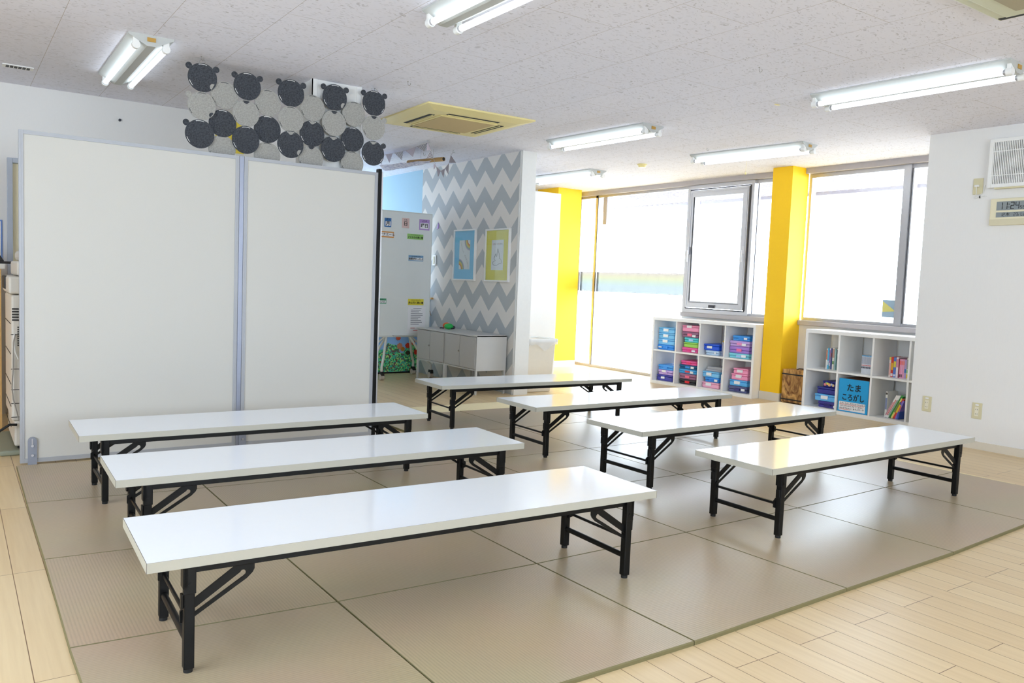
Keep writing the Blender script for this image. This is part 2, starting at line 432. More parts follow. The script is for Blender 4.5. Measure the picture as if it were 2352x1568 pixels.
# ================================================================== ROOM
ZC = 2.40; XW = 7.25
struct(MB().box(-3.0, 9.2, -3.0, 11.0, -.06, 0).build('floor', M_floor))
struct(MB().box(-3.1, 7.4, -3.1, 11.1, ZC, ZC + .08).build('ceiling', M_ceil))
w = MB(); w.box(-3.1, -3.0, -3.1, -.6, 0, ZC); w.box(-3.1, -3.0, 3.4, 11.1, 0, ZC); w.box(-3.1, -3.0, -.6, 3.4, 0, .8); w.box(-3.1, -3.0, -.6, 3.4, 2.15, ZC)
struct(w.build('wall_left', M_wall))
w = MB(); w.box(-3.0, -.2, -3.1, -3.0, 0, ZC); w.box(3.8, 7.4, -3.1, -3.0, 0, ZC); w.box(-.2, 3.8, -3.1, -3.0, 0, .8); w.box(-.2, 3.8, -3.1, -3.0, 2.15, ZC)
struct(w.build('wall_front', M_wall))
w = MB(); w.box(-3.0, .37, 6.95, 7.05, 0, ZC); w.box(1.17, 2.75, 6.95, 7.05, 0, ZC); w.box(.37, 1.17, 6.95, 7.05, 1.85, ZC)
w.box(2.65, 2.75, 7.05, 11.0, 0, ZC)
struct(w.build('wall_back', M_wall))
# corridor end wall with an opening for the unseen added window behind the partition
w = MB(); w.box(2.75, 3.0, 10.9, 11.0, 0, ZC); w.box(4.3, 4.58, 10.9, 11.0, 0, ZC); w.box(3.0, 4.3, 10.9, 11.0, 0, .7); w.box(3.0, 4.3, 10.9, 11.0, 2.1, ZC)
struct(w.build('wall_corridor', M_wall))
struct(MB().box(4.58, 4.74, 6.50, 8.512, 0, ZC).build('wall_chevron', M_chev))
struct(MB().box(4.58, 4.74, 8.512, 11.0, 0, ZC).build('wall_blue', M_blue))
w = MB(); w.box(4.574, 4.590, 6.478, 6.50, 0, ZC); w.box(4.590, 4.745, 6.484, 6.50, 0, ZC); w.box(4.5705, 4.580, 6.50, 6.515, 0, ZC)
struct(w.build('trim_1', M_trimw))
struct(MB().box(4.74, 7.25, 9.0, 9.1, 0, ZC).build('wall_nook', M_wall))
struct(MB().box(6.34, 7.4, -3.0, 3.432, 0, ZC).build('wall_right', M_wall))
struct(MB().box(6.325, 6.34, -3.0, 3.445, 0, .058).box(6.325, 7.25, 3.432, 3.445, 0, .058).build('baseboard_right', M_base))
w = MB(); w.box(XW, XW + .12, 3.432, 6.80, 0, .80); w.box(XW, XW + .12, 8.86, 9.1, 0, ZC)
struct(w.build('wall_window', M_wall))
struct(MB().box(XW - .05, XW + .12, 3.44, 9.0, 2.345, ZC).build('trim_2', M_sill))
# pillars painted yellow, with cream base
c2 = MB().box(6.985, XW, 5.16, 5.40, .085, ZC).build('pillar', M_yel); struct(c2)
struct(MB().box(6.980, XW, 5.155, 5.405, 0, .085).build('baseboard_pillar', M_base))
c1 = MB().box(6.63, 7.03, 8.54, 9.0, .085, ZC).build('pillar', M_yel); struct(c1)
struct(MB().box(6.625, 7.035, 8.535, 9.0, 0, .085).build('baseboard_column', M_base))
p = MB().box(1.97, 2.31, 5.225, 5.52, 0, ZC); p.box(1.964, 2.0, 5.219, 5.225, 0, ZC); p.box(2.28, 2.316, 5.219, 5.225, 0, ZC); p.box(1.964, 1.97, 5.219, 5.26, 0, ZC)
struct(p.build('pillar', M_trimw))

# ------------------------------------------------------------------ windows
def frame_rect(mb, y0, y1, z0, z1, wdt, x0, x1, mi=0):
    mb.box(x0, x1, y0, y0 + wdt, z0, z1, mi); mb.box(x0, x1, y1 - wdt, y1, z0, z1, mi)
    mb.box(x0, x1, y0 + wdt, y1 - wdt, z0, z0 + wdt, mi); mb.box(x0, x1, y0 + wdt, y1 - wdt, z1 - wdt, z1, mi)
HZ = 2.345
# window 1: tall fixed light reaching the floor, with a narrow side light
w1 = thing('window_1', 'tall fixed window down to the floor between the yellow pillars', 'window', (XW, 7.7, 0)); w1['kind'] = 'structure'
def wpart(mb, name, mats, root, **k):
    o = mb.build(name, mats, root, **k); o.location = (-root.location.x, -root.location.y, -root.location.z); return o
f = MB()
f.box(XW + .02, XW + .09, 8.47, 8.515, .03, HZ); f.box(XW + .02, XW + .09, 8.82, 8.86, .03, HZ); f.box(XW + .02, XW + .09, 6.80, 6.83, .03, HZ)
f.box(XW + .02, XW + .09, 6.80, 8.86, 0, .035); f.box(XW + .02, XW + .09, 6.80, 8.86, HZ - .03, HZ); f.box(XW + .015, XW + .022, 8.462, 8.470, .03, HZ, 1)
wpart(f, 'window_frame', [M_alu, M_alud], w1)
wpart(MB().box(XW + .052, XW + .058, 6.83, 8.47, .035, HZ - .03).box(XW + .052, XW + .058, 8.515, 8.82, .035, HZ - .03), 'glass', M_glass, w1)
fl = MB()
ys = [6.84, 6.98, 7.28, 7.63, 7.86, 8.14, 8.33, 8.465]
for a, b_ in zip(ys[:-1], ys[1:]): fl.box(XW + .046, XW + .050, a + .001, b_ - .001, 1.040, 1.308)
fl.box(XW + .046, XW + .050, 8.52, 8.815, 1.040, 1.308)  # side light's strip stands in for the band's reflection there
M_film = film_mat()
lab(wpart(fl, 'rainbow_film', M_film, w1), 'pale rainbow film band across the pane, its reflection added beside it')
wpart(MB().box(XW + .03, XW + .045, 8.30, 8.37, 1.95, HZ - .03), 'blind_slat', M_sill, w1)

# window 2: openable sash beside a narrow fixed light
w2 = thing('window_2', 'openable aluminium window above the first white shelf', 'window', (XW, 6.3, 0)); w2['kind'] = 'structure'
f = MB(); frame_rect(f, 5.83, 6.80, .845, HZ, .045, XW - .01, XW + .10)
f.box(XW + .02, XW + .09, 5.40, 5.43, .845, HZ); f.box(XW + .02, XW + .09, 5.43, 5.83, .845, .875); f.box(XW + .02, XW + .09, 5.43, 5.83, HZ - .04, HZ)
f.box(XW - .014, XW - .008, 5.868, 5.884, .9, HZ - .05, 1); f.box(XW - .014, XW - .008, 6.746, 6.762, .9, HZ - .05, 1); f.box(XW - .012, XW - .008, 5.875, 6.755, HZ - .06, HZ - .048, 1); f.box(XW - .012, XW - .008, 5.875, 6.755, .888, .90, 1)
f.box(XW + .018, XW + .021, 5.79, 5.80, .875, HZ - .04, 1)
wpart(f, 'window_frame', [M_alu, M_alud], w2)
s = MB(); frame_rect(s, 5.885, 6.745, .905, HZ - .065, .078, XW - .03, XW + .05); frame_rect(s, 5.90, 6.73, .92, HZ - .08, .012, XW - .036, XW - .028)
s.box(XW - .034, XW - .029, 6.672, 6.686, .98, HZ - .14, 1); s.box(XW - .034, XW - .029, 5.945, 6.685, .966, .972, 1)
sash = wpart(s, 'sash', [M_alu, M_alud], w2)
for yy in (5.915, 6.715):
    h = MB().box(XW - .06, XW - .035, yy - .014, yy + .014, 1.53, 1.62); h.box(XW - .075, XW - .055, yy - .008, yy + .008, 1.44, 1.58)
    o = h.build('handle', M_alu, sash, bevel=.003); o.parent = sash
o = MB().box(XW - .05, XW - .035, 6.28, 6.36, .915, .945).build('latch', M_alud, sash)
wpart(MB().box(XW + .02, XW + .025, 5.95, 6.68, .97, HZ - .13).box(XW + .052, XW + .057, 5.43, 5.83, .875, HZ - .04), 'glass', M_glass, w2)
# window 3: big light beside the second pillar
w3 = thing('window_3', 'wide window between the yellow pillar and the white wall', 'window', (XW, 4.3, 0)); w3['kind'] = 'structure'
f = MB(); f.box(XW + .02, XW + .09, 5.13, 5.16, .845, HZ); f.box(XW + .02, XW + .09, 3.44, 3.47, .845, HZ)
f.box(XW + .02, XW + .09, 3.47, 5.13, .845, .875); f.box(XW + .02, XW + .09, 3.47, 5.13, HZ - .04, HZ)
f.box(XW + .0, XW + .09, 4.075, 4.145, .845, HZ); f.box(XW - .003, XW + .0, 4.058, 4.066, .875, HZ - .04, 1); f.box(XW + .0, XW + .06, 4.045, 4.07, .875, HZ - .04)
wpart(f, 'window_frame', [M_alu, M_alud], w3)
wpart(MB().box(XW + .052, XW + .058, 3.47, 5.13, .875, HZ - .04), 'glass', M_glass, w3)
st = MB(); st.box(XW + .046, XW + .050, 4.15, 4.29, .925, 1.09, 0); st.prism([(4.285, .975), (4.285, 1.075), (4.155, .985)], 0, XW + .043, XW + .0455, 1)
M_stb = mat('sticker_blue_grey', (.62, .72, .80), .6); M_sty = mat('sticker_yellow', (.86, .83, .48), .6)
lab(wpart(st, 'sticker', [M_stb, M_sty], w3), 'blue and yellow sticker in the corner of the pane')
s = MB(); s.box(XW - .045, XW + .12, 3.44, 5.155, .795, .845); s.box(XW - .045, XW + .12, 5.405, 6.80, .795, .845)
struct(s.build('trim_3', M_sill, bevel=.006))
# unseen corridor window, inferred from a bluish glare and added for more light
w4 = thing('window_4', 'added corridor window hidden beyond the partition', 'window', (3.65, 10.95, .8)); w4['kind'] = 'structure'
f = MB(); f.box(3.0, 3.05, 10.92, 10.98, .7, 2.1); f.box(4.25, 4.3, 10.92, 10.98, .7, 2.1); f.box(3.05, 4.25, 10.92, 10.98, .7, .75); f.box(3.05, 4.25, 10.92, 10.98, 2.05, 2.1); f.box(3.63, 3.67, 10.92, 10.98, .75, 2.05)
wpart(f, 'window_frame', [M_alu], w4)
wpart(MB().box(3.05, 4.25, 10.945, 10.95, .75, 2.05), 'glass', M_glass, w4)

# unseen window band behind the viewpoint, added as fill light for the room
w5 = thing('fill_window_5', 'added fill-light window band in the wall behind the viewpoint', 'window', (1.6, -3.05, .8)); w5['kind'] = 'structure'
f = MB()
for xx in (-.2, 1.775, 3.75): f.box(xx, xx + .05, -3.08, -3.02, .8, 2.15)
f.box(-.15, 3.75, -3.08, -3.02, .8, .85); f.box(-.15, 3.75, -3.08, -3.02, 2.10, 2.15)
wpart(f, 'window_frame', [M_alu], w5)
wpart(MB().box(-.15, 3.75, -3.055, -3.05, .85, 2.10), 'glass', M_glass, w5)

w6 = thing('fill_window_6', 'added fill-light window band in the wall on the copier side, out of view', 'window', (-3.05, 1.4, .8)); w6['kind'] = 'structure'  # unseen band, added to brighten surfaces facing the copier side
f = MB()
for yy in (-.6, .72, 2.04, 3.35): f.box(-3.08, -3.02, yy, yy + .05, .8, 2.15)
f.box(-3.08, -3.02, -.55, 3.35, .8, .85); f.box(-3.08, -3.02, -.55, 3.35, 2.10, 2.15)
wpart(f, 'window_frame', [M_alu], w6)
wpart(MB().box(-3.055, -3.05, -.55, 3.35, .85, 2.10), 'glass', M_glass, w6)

# outside: pale paving and a slatted soffit over the windows
struct(MB().box(XW + .13, 16, -6, 16, -.2, -.06).build('exterior_ground', mat('pale_paving', (.56, .56, .55), .9)))
s = MB(); s.box(XW + .13, 8.75, 2.0, 11, 2.37, 2.42)
k = 2.0
while k < 11: s.box(XW + .13, 8.75, k, k + .012, 2.362, 2.37, 1); k += .105
s.box(8.75, 8.80, 2.0, 11, 2.33, 2.45, 1)
struct(s.build('exterior_soffit', [mat('soffit_board', (.80, .80, .85), .8), mat('soffit_gap', (.66, .66, .73), .8)]))

# door behind the copier
d = thing('door_1', 'door with grey metal frame behind the copier', 'door', (.77, 6.95, 0)); d['kind'] = 'structure'
f = MB(); f.box(.340, .375, 6.925, 7.06, 0, 1.87); f.box(1.165, 1.2, 6.925, 7.06, 0, 1.87); f.box(.375, 1.165, 6.925, 7.06, 1.835, 1.87)
wpart(f, 'door_frame', [mat('grey_blue_steel', (.70, .73, .78), .4)], d, bevel=.004)
wpart(MB().box(.376, 1.164, 6.965, 7.0, .005, 1.834), 'door_leaf', [mat('cream_door', (.93, .89, .76), .5)], d)

# ================================================================== TATAMI MATS
GRID = {-1: [(0.279, 1.7218), (1.0716, 1.665), (1.9016, 1.656), (2.7578, 1.6795), (3.5858, 1.6964), (4.4526, 1.7462), (5.2989, 1.7948)],
 0: [(0.2687, 2.5433), (1.0623, 2.4857), (1.8804, 2.4586), (2.7247, 2.4616), (3.5643, 2.4755), (4.4324, 2.5077), (5.2681, 2.5324)],
 1: [(0.2746, 3.3814), (1.0541, 3.3187), (1.8702, 3.2878), (2.7046, 3.276), (3.5487, 3.2777), (4.3971, 3.2894), (5.2463, 3.3089)],
 2: [(0.2755, 4.2323), (1.0538, 4.1576), (1.8641, 4.1224), (2.6935, 4.1038), (3.5341, 4.0972), (4.3809, 4.0998), (5.2301, 4.1097)],
 3: [(0.2817, 5.0555), (1.056, 4.999), (1.8614, 4.9624), (2.6865, 4.9398), (3.5239, 4.9278), (4.3688, 4.924), (5.2177, 4.9269)],
 4: [(0.2884, 5.8933), (1.0597, 5.8412), (1.861, 5.8052), (2.6822, 5.7809), (3.5167, 5.7656), (4.3598, 5.7576), (5.2081, 5.7556)]}
ORD = ['first', 'second', 'third', 'fourth', 'fifth', 'sixth']
def mat_tile(q, weave, label):
    """one mat: a bevelled slab 15 mm thick with a 1.5 mm gap to its neighbours"""
    c = sum((Vector(p) for p in q), Vector((0, 0))) / 4
    def shrink(d): return [Vector(p) + (c - Vector(p)).normalized() * d * 1.414 for p in q]
    mb = MB(); lo = shrink(.0016); hi = shrink(.0038); mid = shrink(.0016)
    vs = [(p.x - c.x, p.y - c.y, 0) for p in lo] + [(p.x - c.x, p.y - c.y, .0105) for p in mid] + [(p.x - c.x, p.y - c.y, .015) for p in hi]
    mb._add(vs, [(8, 9, 10, 11)], 0)
    mb._add(vs, [(4 + i, 4 + (i + 1) % 4, 8 + (i + 1) % 4, 8 + i) for i in range(4)], 1)
    mb._add(vs, [(i, (i + 1) % 4, 4 + (i + 1) % 4, 4 + i) for i in range(4)], 1)
    o = mb.build('tatami_mat', [M_tatA if weave else M_tatB, M_tatE], None, (c.x, c.y, 0))
    return tag(o, label, 'tatami mat', 'square tatami mats under the low tables')
for j in range(-1, 4):
    for i in range(6):
        if j == 3 and i < 3: continue
        q = [GRID[j][i], GRID[j][i + 1], GRID[j + 1][i + 1], GRID[j + 1][i]]
        if j == -1: side = 'row edging the open planks'
        elif j == 3: side = 'short row beside the cream strip'
        else: side = '%s row from the open planks' % ORD[j + 1]
        mat_tile(q, (i + j) % 2 == 0, 'woven tatami mat, %s from the copier side, %s' % (ORD[i], side))
s = MB().box(2.72, 5.20, 5.79, 6.14, 0, .004)
tag(s.build('floor_strip', M_cream), 'cream matting strip along the far edge of the tatami', 'mat')
s = MB().box(5.315, 5.345, 2.2, 4.9, 0, .004)
tag(s.build('floor_tape', M_cream), 'cream tape line on the planks beside the tatami', 'tape')

# ================================================================== LOW FOLDING TABLES
def make_table(label):
    t = thing('folding_table', label, 'table', (0, 0, 0), 0, 'low white folding tables on the tatami')
    L, Wd, H, th = .9, .225, .33, .0275; e = .0016
    m = MB(); z0, z1 = H - th, H
    # laminate top, dark seam line around it, pale edge strips with seams at the corners
    m.box(-L, L, -Wd, Wd, z0, z0 + .0001, 1)
    m.quad((-L + e, -Wd + e, z1), (L - e, -Wd + e, z1), (L - e, Wd - e, z1), (-L + e, Wd - e, z1), 0)
    o_ = [(-L, -Wd), (L, -Wd), (L, Wd), (-L, Wd)]; i_ = [(-L + e, -Wd + e), (L - e, -Wd + e), (L - e, Wd - e), (-L + e, Wd - e)]
    for k in range(4):
        a, b = o_[k], o_[(k + 1) % 4]; c, d = i_[(k + 1) % 4], i_[k]
        m.quad((*a, z1), (*b, z1), (*c, z1), (*d, z1), 2)
        av, bv = Vector(a), Vector(b); u = (bv - av).normalized() * .0013
        p = [av, av + u, bv - u, bv]
        for q, mi in ((0, 2), (1, 1), (2, 2)):
            m.quad((*p[q], z0), (*p[q + 1], z0), (*p[q + 1], z1), (*p[q], z1), mi)
    m.build('tabletop', [M_top, M_edge, M_seam], t)
    for sy in (-1, 1):
        m = MB().box(-.79, .79, sy * .170, sy * .194, .276, z0)
        m.build('rail', M_black, t, bevel=.002)
    for sx in (-1, 1):
        for sy in (-1, 1):
            x, y = sx * .787, sy * .190
            lg = MB().box(x - .014, x + .014, y - .014, y + .014, .011, z0).build('leg', M_black, t, bevel=.0025)
            MB().tube((x, y, 0), (x, y, .013), .0125, 14).build('foot_cap', M_rub, lg)
            mb = MB().box(x - .0165, x + .0165, y + sy * .002, y + sy * .0165, .222, z0); mb.box(x + sx * .004, x + sx * .0185, y - .0165, y + .0165, .238, z0)
            mb.tube((x, y + sy * .016, .248), (x, y + sy * .0185, .248), .005, 10)
            mb.build('hinge_bracket', M_black, t, bevel=.0015)
            MB().box(x + sx * .014, x + sx * .0215, y - .011, y + .011, .182, .222).build('latch', M_black, t, bevel=.003)
            # slotted diagonal brace
            b = MB(); px = lambda pts: [(x - sx * q[0], q[1]) for q in pts]
            ya, yb = y - .002, y + .002
            b.prism(px([(.010, .2015), (.125, .279), (.137, .257), (.010, .1725)]), 1, ya, yb)
            b.prism(px([(.010, .162), (.147, .2455), (.156, .237), (.010, .149)]), 1, ya, yb)
            b.prism(px([(.125, .279), (.177, .279), (.177, .262), (.172, .252), (.156, .237), (.147, .2455), (.1525, .250), (.153, .257), (.148, .2625), (.141, .2625), (.137, .257)]), 1, ya, yb)
            b.build('brace', M_black, t)
        x = sx * .787
        MB().tube((x, -.178, .083), (x, .178, .083), .0105, 14).build('stretcher', M_black, t)
        xb = x + sx * .003
        m = MB().tube((xb, -.178, .152), (xb, .178, .152), .0058, 12)
        for sy in (-1, 1): m.prism([(xb - .004, .132), (xb + sx * .017, .136), (xb + sx * .017, .166), (xb - .004, .178)], 1, sy * .168, sy * .1765)
        m.build('cross_bar', M_black, t)
    return t
TAB = [(1.3105, 2.3962, -2.0726, .9922, 1.003, 'low white folding table at the far end from the partition, in the row of three'),
 (1.3749, 3.3388, -1.5140, .9886, 1.002, 'low white folding table in the middle of the row of three'),
 (1.3561, 4.2505, -.9136, .9847, 1.001, 'low white folding table set close to the white partition'),
 (3.8295, 5.2218, -2.4466, 1.0049, 1.001, 'low white folding table in front of the grey cabinet, heading the row of four'),
 (3.8804, 4.1768, -.6890, 1.0046, 1.0, 'low white folding table second from the grey cabinet in the row of four'),
 (3.9174, 3.3124, 1.0763, 1.003, .995, 'low white folding table third from the grey cabinet in the row of four'),
 (3.8323, 2.3966, .1282, 1.001, .989, 'low white folding table by the outlet wall, ending the row of four')]
tb0 = None
for x, y, a, sx, sy, lb in TAB:
    if tb0 is None:
        tb0 = make_table(lb); tb0.location = (x, y, .015); tb0.rotation_euler = (0, 0, math.radians(a)); tb0.scale = (sx, sy, 1)
    else:
        dup(tb0, (x, y, .015), math.radians(a), lb, None, (sx, sy, 1))

# ================================================================== PARTITION
t = thing('partition_screen', 'white two-panel office partition with aluminium frame and black end post', 'partition', (1.36, 5.13, 0))
Y0, Y1 = -.0175, .0175
def pbox(name, m_, boxes, bev=0, par=t):
    mb = MB()
    for b in boxes: mb.box(*b)
    return mb.build(name, m_, par, bevel=bev)
for a, b in ((.304, 1.470), (1.500, 2.405)):
    a -= 1.36; b -= 1.36
    pn = pbox('panel', M_part, [(a + .02, b - .02, Y0 + .004, Y1 - .004, .035, 1.81)])
    pbox('frame', M_palu, [(a, a + .022, Y0, Y1, .012, 1.826), (b - .022, b, Y0, Y1, .012, 1.826), (a + .022, b - .022, Y0, Y1, 1.805, 1.826), (a + .022, b - .022, Y0, Y1, .012, .036), (a + .0095, a + .0125, Y0 - .001, Y0, .03, 1.82), (b - .0125, b - .0095, Y0 - .001, Y0, .03, 1.82)], .002)
pbox('joint_post', mat('blue_grey_post', (.58, .60, .66), .4, .03, 60, .6), [(1.471 - 1.36, 1.499 - 1.36, Y0 - .002, Y1 + .002, .006, 1.828)], .003)
pbox('end_post', M_black, [(2.407 - 1.36, 2.432 - 1.36, Y0 - .004, Y1 + .004, 0, 1.852)], .003)
pbox('end_cap', M_alu, [(2.433 - 1.36, 2.443 - 1.36, Y0, Y1, .006, 1.836)], .002)
M_brk = mat('blue_grey_bracket', (.55, .57, .62), .45)
for xx in (.362, 1.512):
    mb = MB(); pts = [(xx - 1.36 - .022, 0), (xx - 1.36 + .022, 0), (xx - 1.36 + .022, .135)] + [(xx - 1.36 + .022 * math.cos(k * PI / 8), .135 + .022 * math.sin(k * PI / 8)) for k in range(1, 8)] + [(xx - 1.36 - .022, .135)]
    mb.prism(pts, 1, Y0 - .008, Y0 - .002)
    br = mb.build('foot_bracket', M_brk, t)
    kb = MB()
    for zz in (.055, .108): kb.tube((xx - 1.36, Y0 - .016, zz), (xx - 1.36, Y0 - .008, zz), .007, 12)
    kb.box(xx - 1.36 - .003, xx - 1.36 + .003, Y0 - .0095, Y0 - .008, .112, .148)
    kb.build('screw', M_alu, br)
pbox('cap_button', mat('grey_button', (.55, .55, .55), .5), [(1.415 - 1.36, 1.430 - 1.36, Y0 - .001, Y0 + .004, .088, .103)], .004)

# ================================================================== HANGING FELT SCREEN
t = thing('felt_screen', 'hanging screen of linked charcoal and light grey felt bear discs', 'screen', (1.83, 5.18, 1.75))
DISC = [('A', 1.277, 2.284, .085), ('A', 1.549, 2.277, .084), ('A', 1.832, 2.281, .086), ('A', 2.133, 2.302, .085), ('A', 2.42, 2.309, .084), ('B', 1.412, 2.201, .082), ('B', 1.684, 2.196, .083), ('B', 1.982, 2.21, .084), ('B', 2.276, 2.215, .082), ('C', 1.274, 2.114, .082), ('C', 1.543, 2.108, .082), ('C', 1.834, 2.113, .083), ('C', 2.131, 2.132, .084), ('C', 2.422, 2.142, .083), ('D', 1.403, 2.027, .083), ('D', 1.684, 2.03, .085), ('D', 1.983, 2.043, .084), ('D', 2.272, 2.044, .081), ('E', 1.264, 1.942, .085), ('E', 1.544, 1.943, .085), ('E', 1.834, 1.952, .086), ('E', 2.129, 1.959, .084), ('E', 2.421, 1.967, .083), ('F', 1.402, 1.871, .082), ('F', 1.686, 1.863, .084), ('F', 1.979, 1.879, .084), ('F', 2.274, 1.881, .081)]
def disc_mesh(r, th):
    m = MB(); n = 40
    ring = lambda q, y: [(q * math.cos(2 * PI * k / n), y, q * math.sin(2 * PI * k / n)) for k in range(n)]
    a, b = ring(r, -th), ring(r, th)
    m._add(a, [tuple(range(n))], 0); m._add(b, [tuple(range(n))[::-1]], 0)
    m._add(a + b, [(k, n + k, n + (k + 1) % n, (k + 1) % n) for k in range(n)], 0, True)
    # raised rim line and lacing slits, pale on charcoal for the light showing through
    def arc(r0, r1, a0, a1, y, mi):
        q = 6
        for k in range(q):
            u, v = a0 + (a1 - a0) * k / q, a0 + (a1 - a0) * (k + 1) / q
            m.quad((r0 * math.cos(u), y, r0 * math.sin(u)), (r0 * math.cos(v), y, r0 * math.sin(v)), (r1 * math.cos(v), y, r1 * math.sin(v)), (r1 * math.cos(u), y, r1 * math.sin(u)), mi)
    return m, arc
def halfdisc(cx, cz, r, a0, th):
    m = MB(); pts = [(cx + r * math.cos(a0 + PI * k / 12), cz + r * math.sin(a0 + PI * k / 12)) for k in range(13)]
    m.prism(pts, 1, -th, th); return m
for idx, (row, x, z, r) in enumerate(DISC):
    k = .987
    x *= k; z = 1.115 + (z - 1.11) * k; r *= k * 1.02
    light = row in 'BCF'; par = 'ABCDEF'.index(row)
    yoff = {'A': -.004, 'B': .004, 'C': -.005, 'D': .005, 'E': -.006, 'F': .006}[row]
    m, arc = disc_mesh(r, .0022)
    arc(r * .90, r * .94, PI * .40, PI * .60, -.00235, 1); arc(r * .90, r * .94, PI * 1.10, PI * 1.24, -.00235, 1)
    if row in 'AE' and (idx in (4, 22)): arc(r * .90, r * .94, PI * 1.76, PI * 1.88, -.00235, 1)
    o = m.build('felt_disc', [M_feltl if light else M_feltd, M_slit if not light else M_feltd], t, (x - 1.83, yoff, z - 1.75))
    lab(o, 'light grey felt disc' if light else 'charcoal felt disc')
    ears = {'A': (1, 1)}.get(row, (0, 0))
    if idx in (9, 18): ears = (1, 0)
    if idx in (13, 22): ears = (0, 1)
    for s_, on in ((-1, ears[0]), (1, ears[1])):
        if on:
            ang = math.radians(90 + s_ * -53); e = MB(); q = 18; er = r * .225
            cx, cz = (r + er * .72) * math.cos(ang), (r + er * .72) * math.sin(ang)
            e.prism([(cx + er * math.cos(2 * PI * w_ / q), cz + er * math.sin(2 * PI * w_ / q)) for w_ in range(q)], 1, -.002, .002)
            e.build('ear', M_feltl if light else M_feltd, o)
    # contrasting tab of the neighbouring disc slotted through
    if row in 'CE' and idx in (10, 12, 13, 20, 21, 22):
        lab(halfdisc(0, r * .93, r * .22, PI, .0032).build('tab', M_feltd if light else M_feltl, o), 'tab of contrasting felt')
    if idx in (0, 3, 20): lab(halfdisc(r * .72, -r * .55, r * .22, PI * .35, .0032).build('tab', M_feltl, o), 'tab of contrasting felt')
    if idx in (9,): lab(halfdisc(r * .72, -r * .60, r * .2, PI * .30, .0032).build('tab', M_feltd, o), 'tab of contrasting felt')
    if idx in (16, 25): lab(halfdisc(0, r * .93, r * .22, PI, .0032).build('tab', M_feltl if row == 'D' else M_feltd, o), 'tab of contrasting felt')
for x, z in ((1.277 * .987, 2.284), (2.42 * .987, 2.309)):
    zz = 1.11 + (z - 1.11) * .987 + .088
    m = MB(); R = .016; n = 20
    m.path([(x - 1.83 + R * math.cos(2 * PI * k / n), .0, zz + R * .6 - 1.75 + R * math.sin(2 * PI * k / n)) for k in range(n + 1)], .0011, 6)
    m.build('ring', M_wire, t)

# ceiling hooks
def make_hook(label):
    pts = [(0, 0, 0), (0, 0, -.014)] + [(.009 - .009 * math.cos(a), 0, -.016 - .009 * math.sin(a)) for a in [k * PI / 8 for k in range(0, 11)]]
    m = MB().path(pts, .0013, 6); m.tube((0, 0, -.002), (0, 0, 0), .005, 10)
    o = m.build('ceiling_hook', M_wire); return tag(o, label, 'hook', 'small wire hooks screwed into the ceiling')
HK = [(1.252, 5.18, 'wire ceiling hook holding the felt screen above the copier side'), (2.393, 5.18, 'wire ceiling hook holding the felt screen beside the white pillar'),
      (2.472, 4.842, 'bare wire ceiling hook between the felt screen and the square air conditioner'), (3.825, 3.099, 'bare wire ceiling hook on the open ceiling before the longest lamp'),
      (3.648, 6.706, 'wire ceiling hook where the striped bunting peaks'), (4.106, 7.019, 'wire ceiling hook at the bunting end, by the chevron wall'),
      (3.98, 7.40, 'bare wire ceiling hook above the cardboard tube'), (5.646, 5.106, 'bare wire ceiling hook over the lamp beside the yellow pillar')]
h0 = make_hook(HK[0][2]); h0.location = (HK[0][0], HK[0][1], ZC); h0.rotation_euler = (0, 0, -.6)
for x, y, lb in HK[1:]:
    h = h0.copy(); COL.objects.link(h); h.location = (x, y, ZC); h['label'] = lb

# ================================================================== CEILING LIGHTS
def make_light(label):
    t = thing('ceiling_light', label, 'ceiling light', (0, 0, ZC), 0, 'twin tube fluorescent lights')
    m = MB().prism([(-.118, 0), (.118, 0), (.118, -.010), (.112, -.013), (.022, -.060), (-.022, -.060), (-.112, -.013), (-.118, -.010)], 1, -.59, .59)
    m.build('reflector', M_refl, t)
    MB().box(-.022, .022, -.5945, -.5905, -.036, -.014).build('sticker', M_gold, t)
    for s in (-1, 1):
        x = s * .078
        for e in (-1, 1):
            sk = MB().tube((x, e * .560, -.062), (x, e * .592, -.062), .0215, 16); sk.box(x - .016, x + .016, e * .566, e * .586, -.05, -.022)
            sk.build('socket', M_wht, t)
        tb = MB().tube((x, -.545, -.062), (x, .545, -.062), .0155, 16, 0, caps=False).build('tube', M_tube, t)
        for e in (-1, 1): MB().tube((x, e * .545, -.062), (x, e * .562, -.062), .0150, 14).build('tube_cap', M_alu, tb)
    return t
LT = [(.932, 5.52, -.5, 'twin tube light above the tall white partition, seen end on'), (1.978, 2.93, 0, 'twin tube light cut by the top edge of the view'),
      (4.70, 2.69, 2.4, 'largest twin tube light, near the wall with the clock'), (4.535, 5.285, 2.9, 'twin tube light beside the chevron wall end'),
      (5.975, 4.885, 5.0, 'twin tube light with pull cord before the nearer yellow pillar'), (5.885, 7.49, 2.0, 'twin tube light partly behind the chevron wall')]
l0 = None
for x, y, a, lb in LT:
    if l0 is None: l0 = make_light(lb); l0.location = (x, y, ZC); l0.rotation_euler = (0, 0, math.radians(a))
    else: lx = dup(l0, (x, y, ZC), math.radians(a), lb)
    if 'pull cord' in lb:
        cd = MB().tube((.02, .05, -.20), (.02, .05, -.058), .0011, 6).ball((.02, .05, -.205), .008, .008, .012)
        cd.build('pull_cord', M_acy, lx)

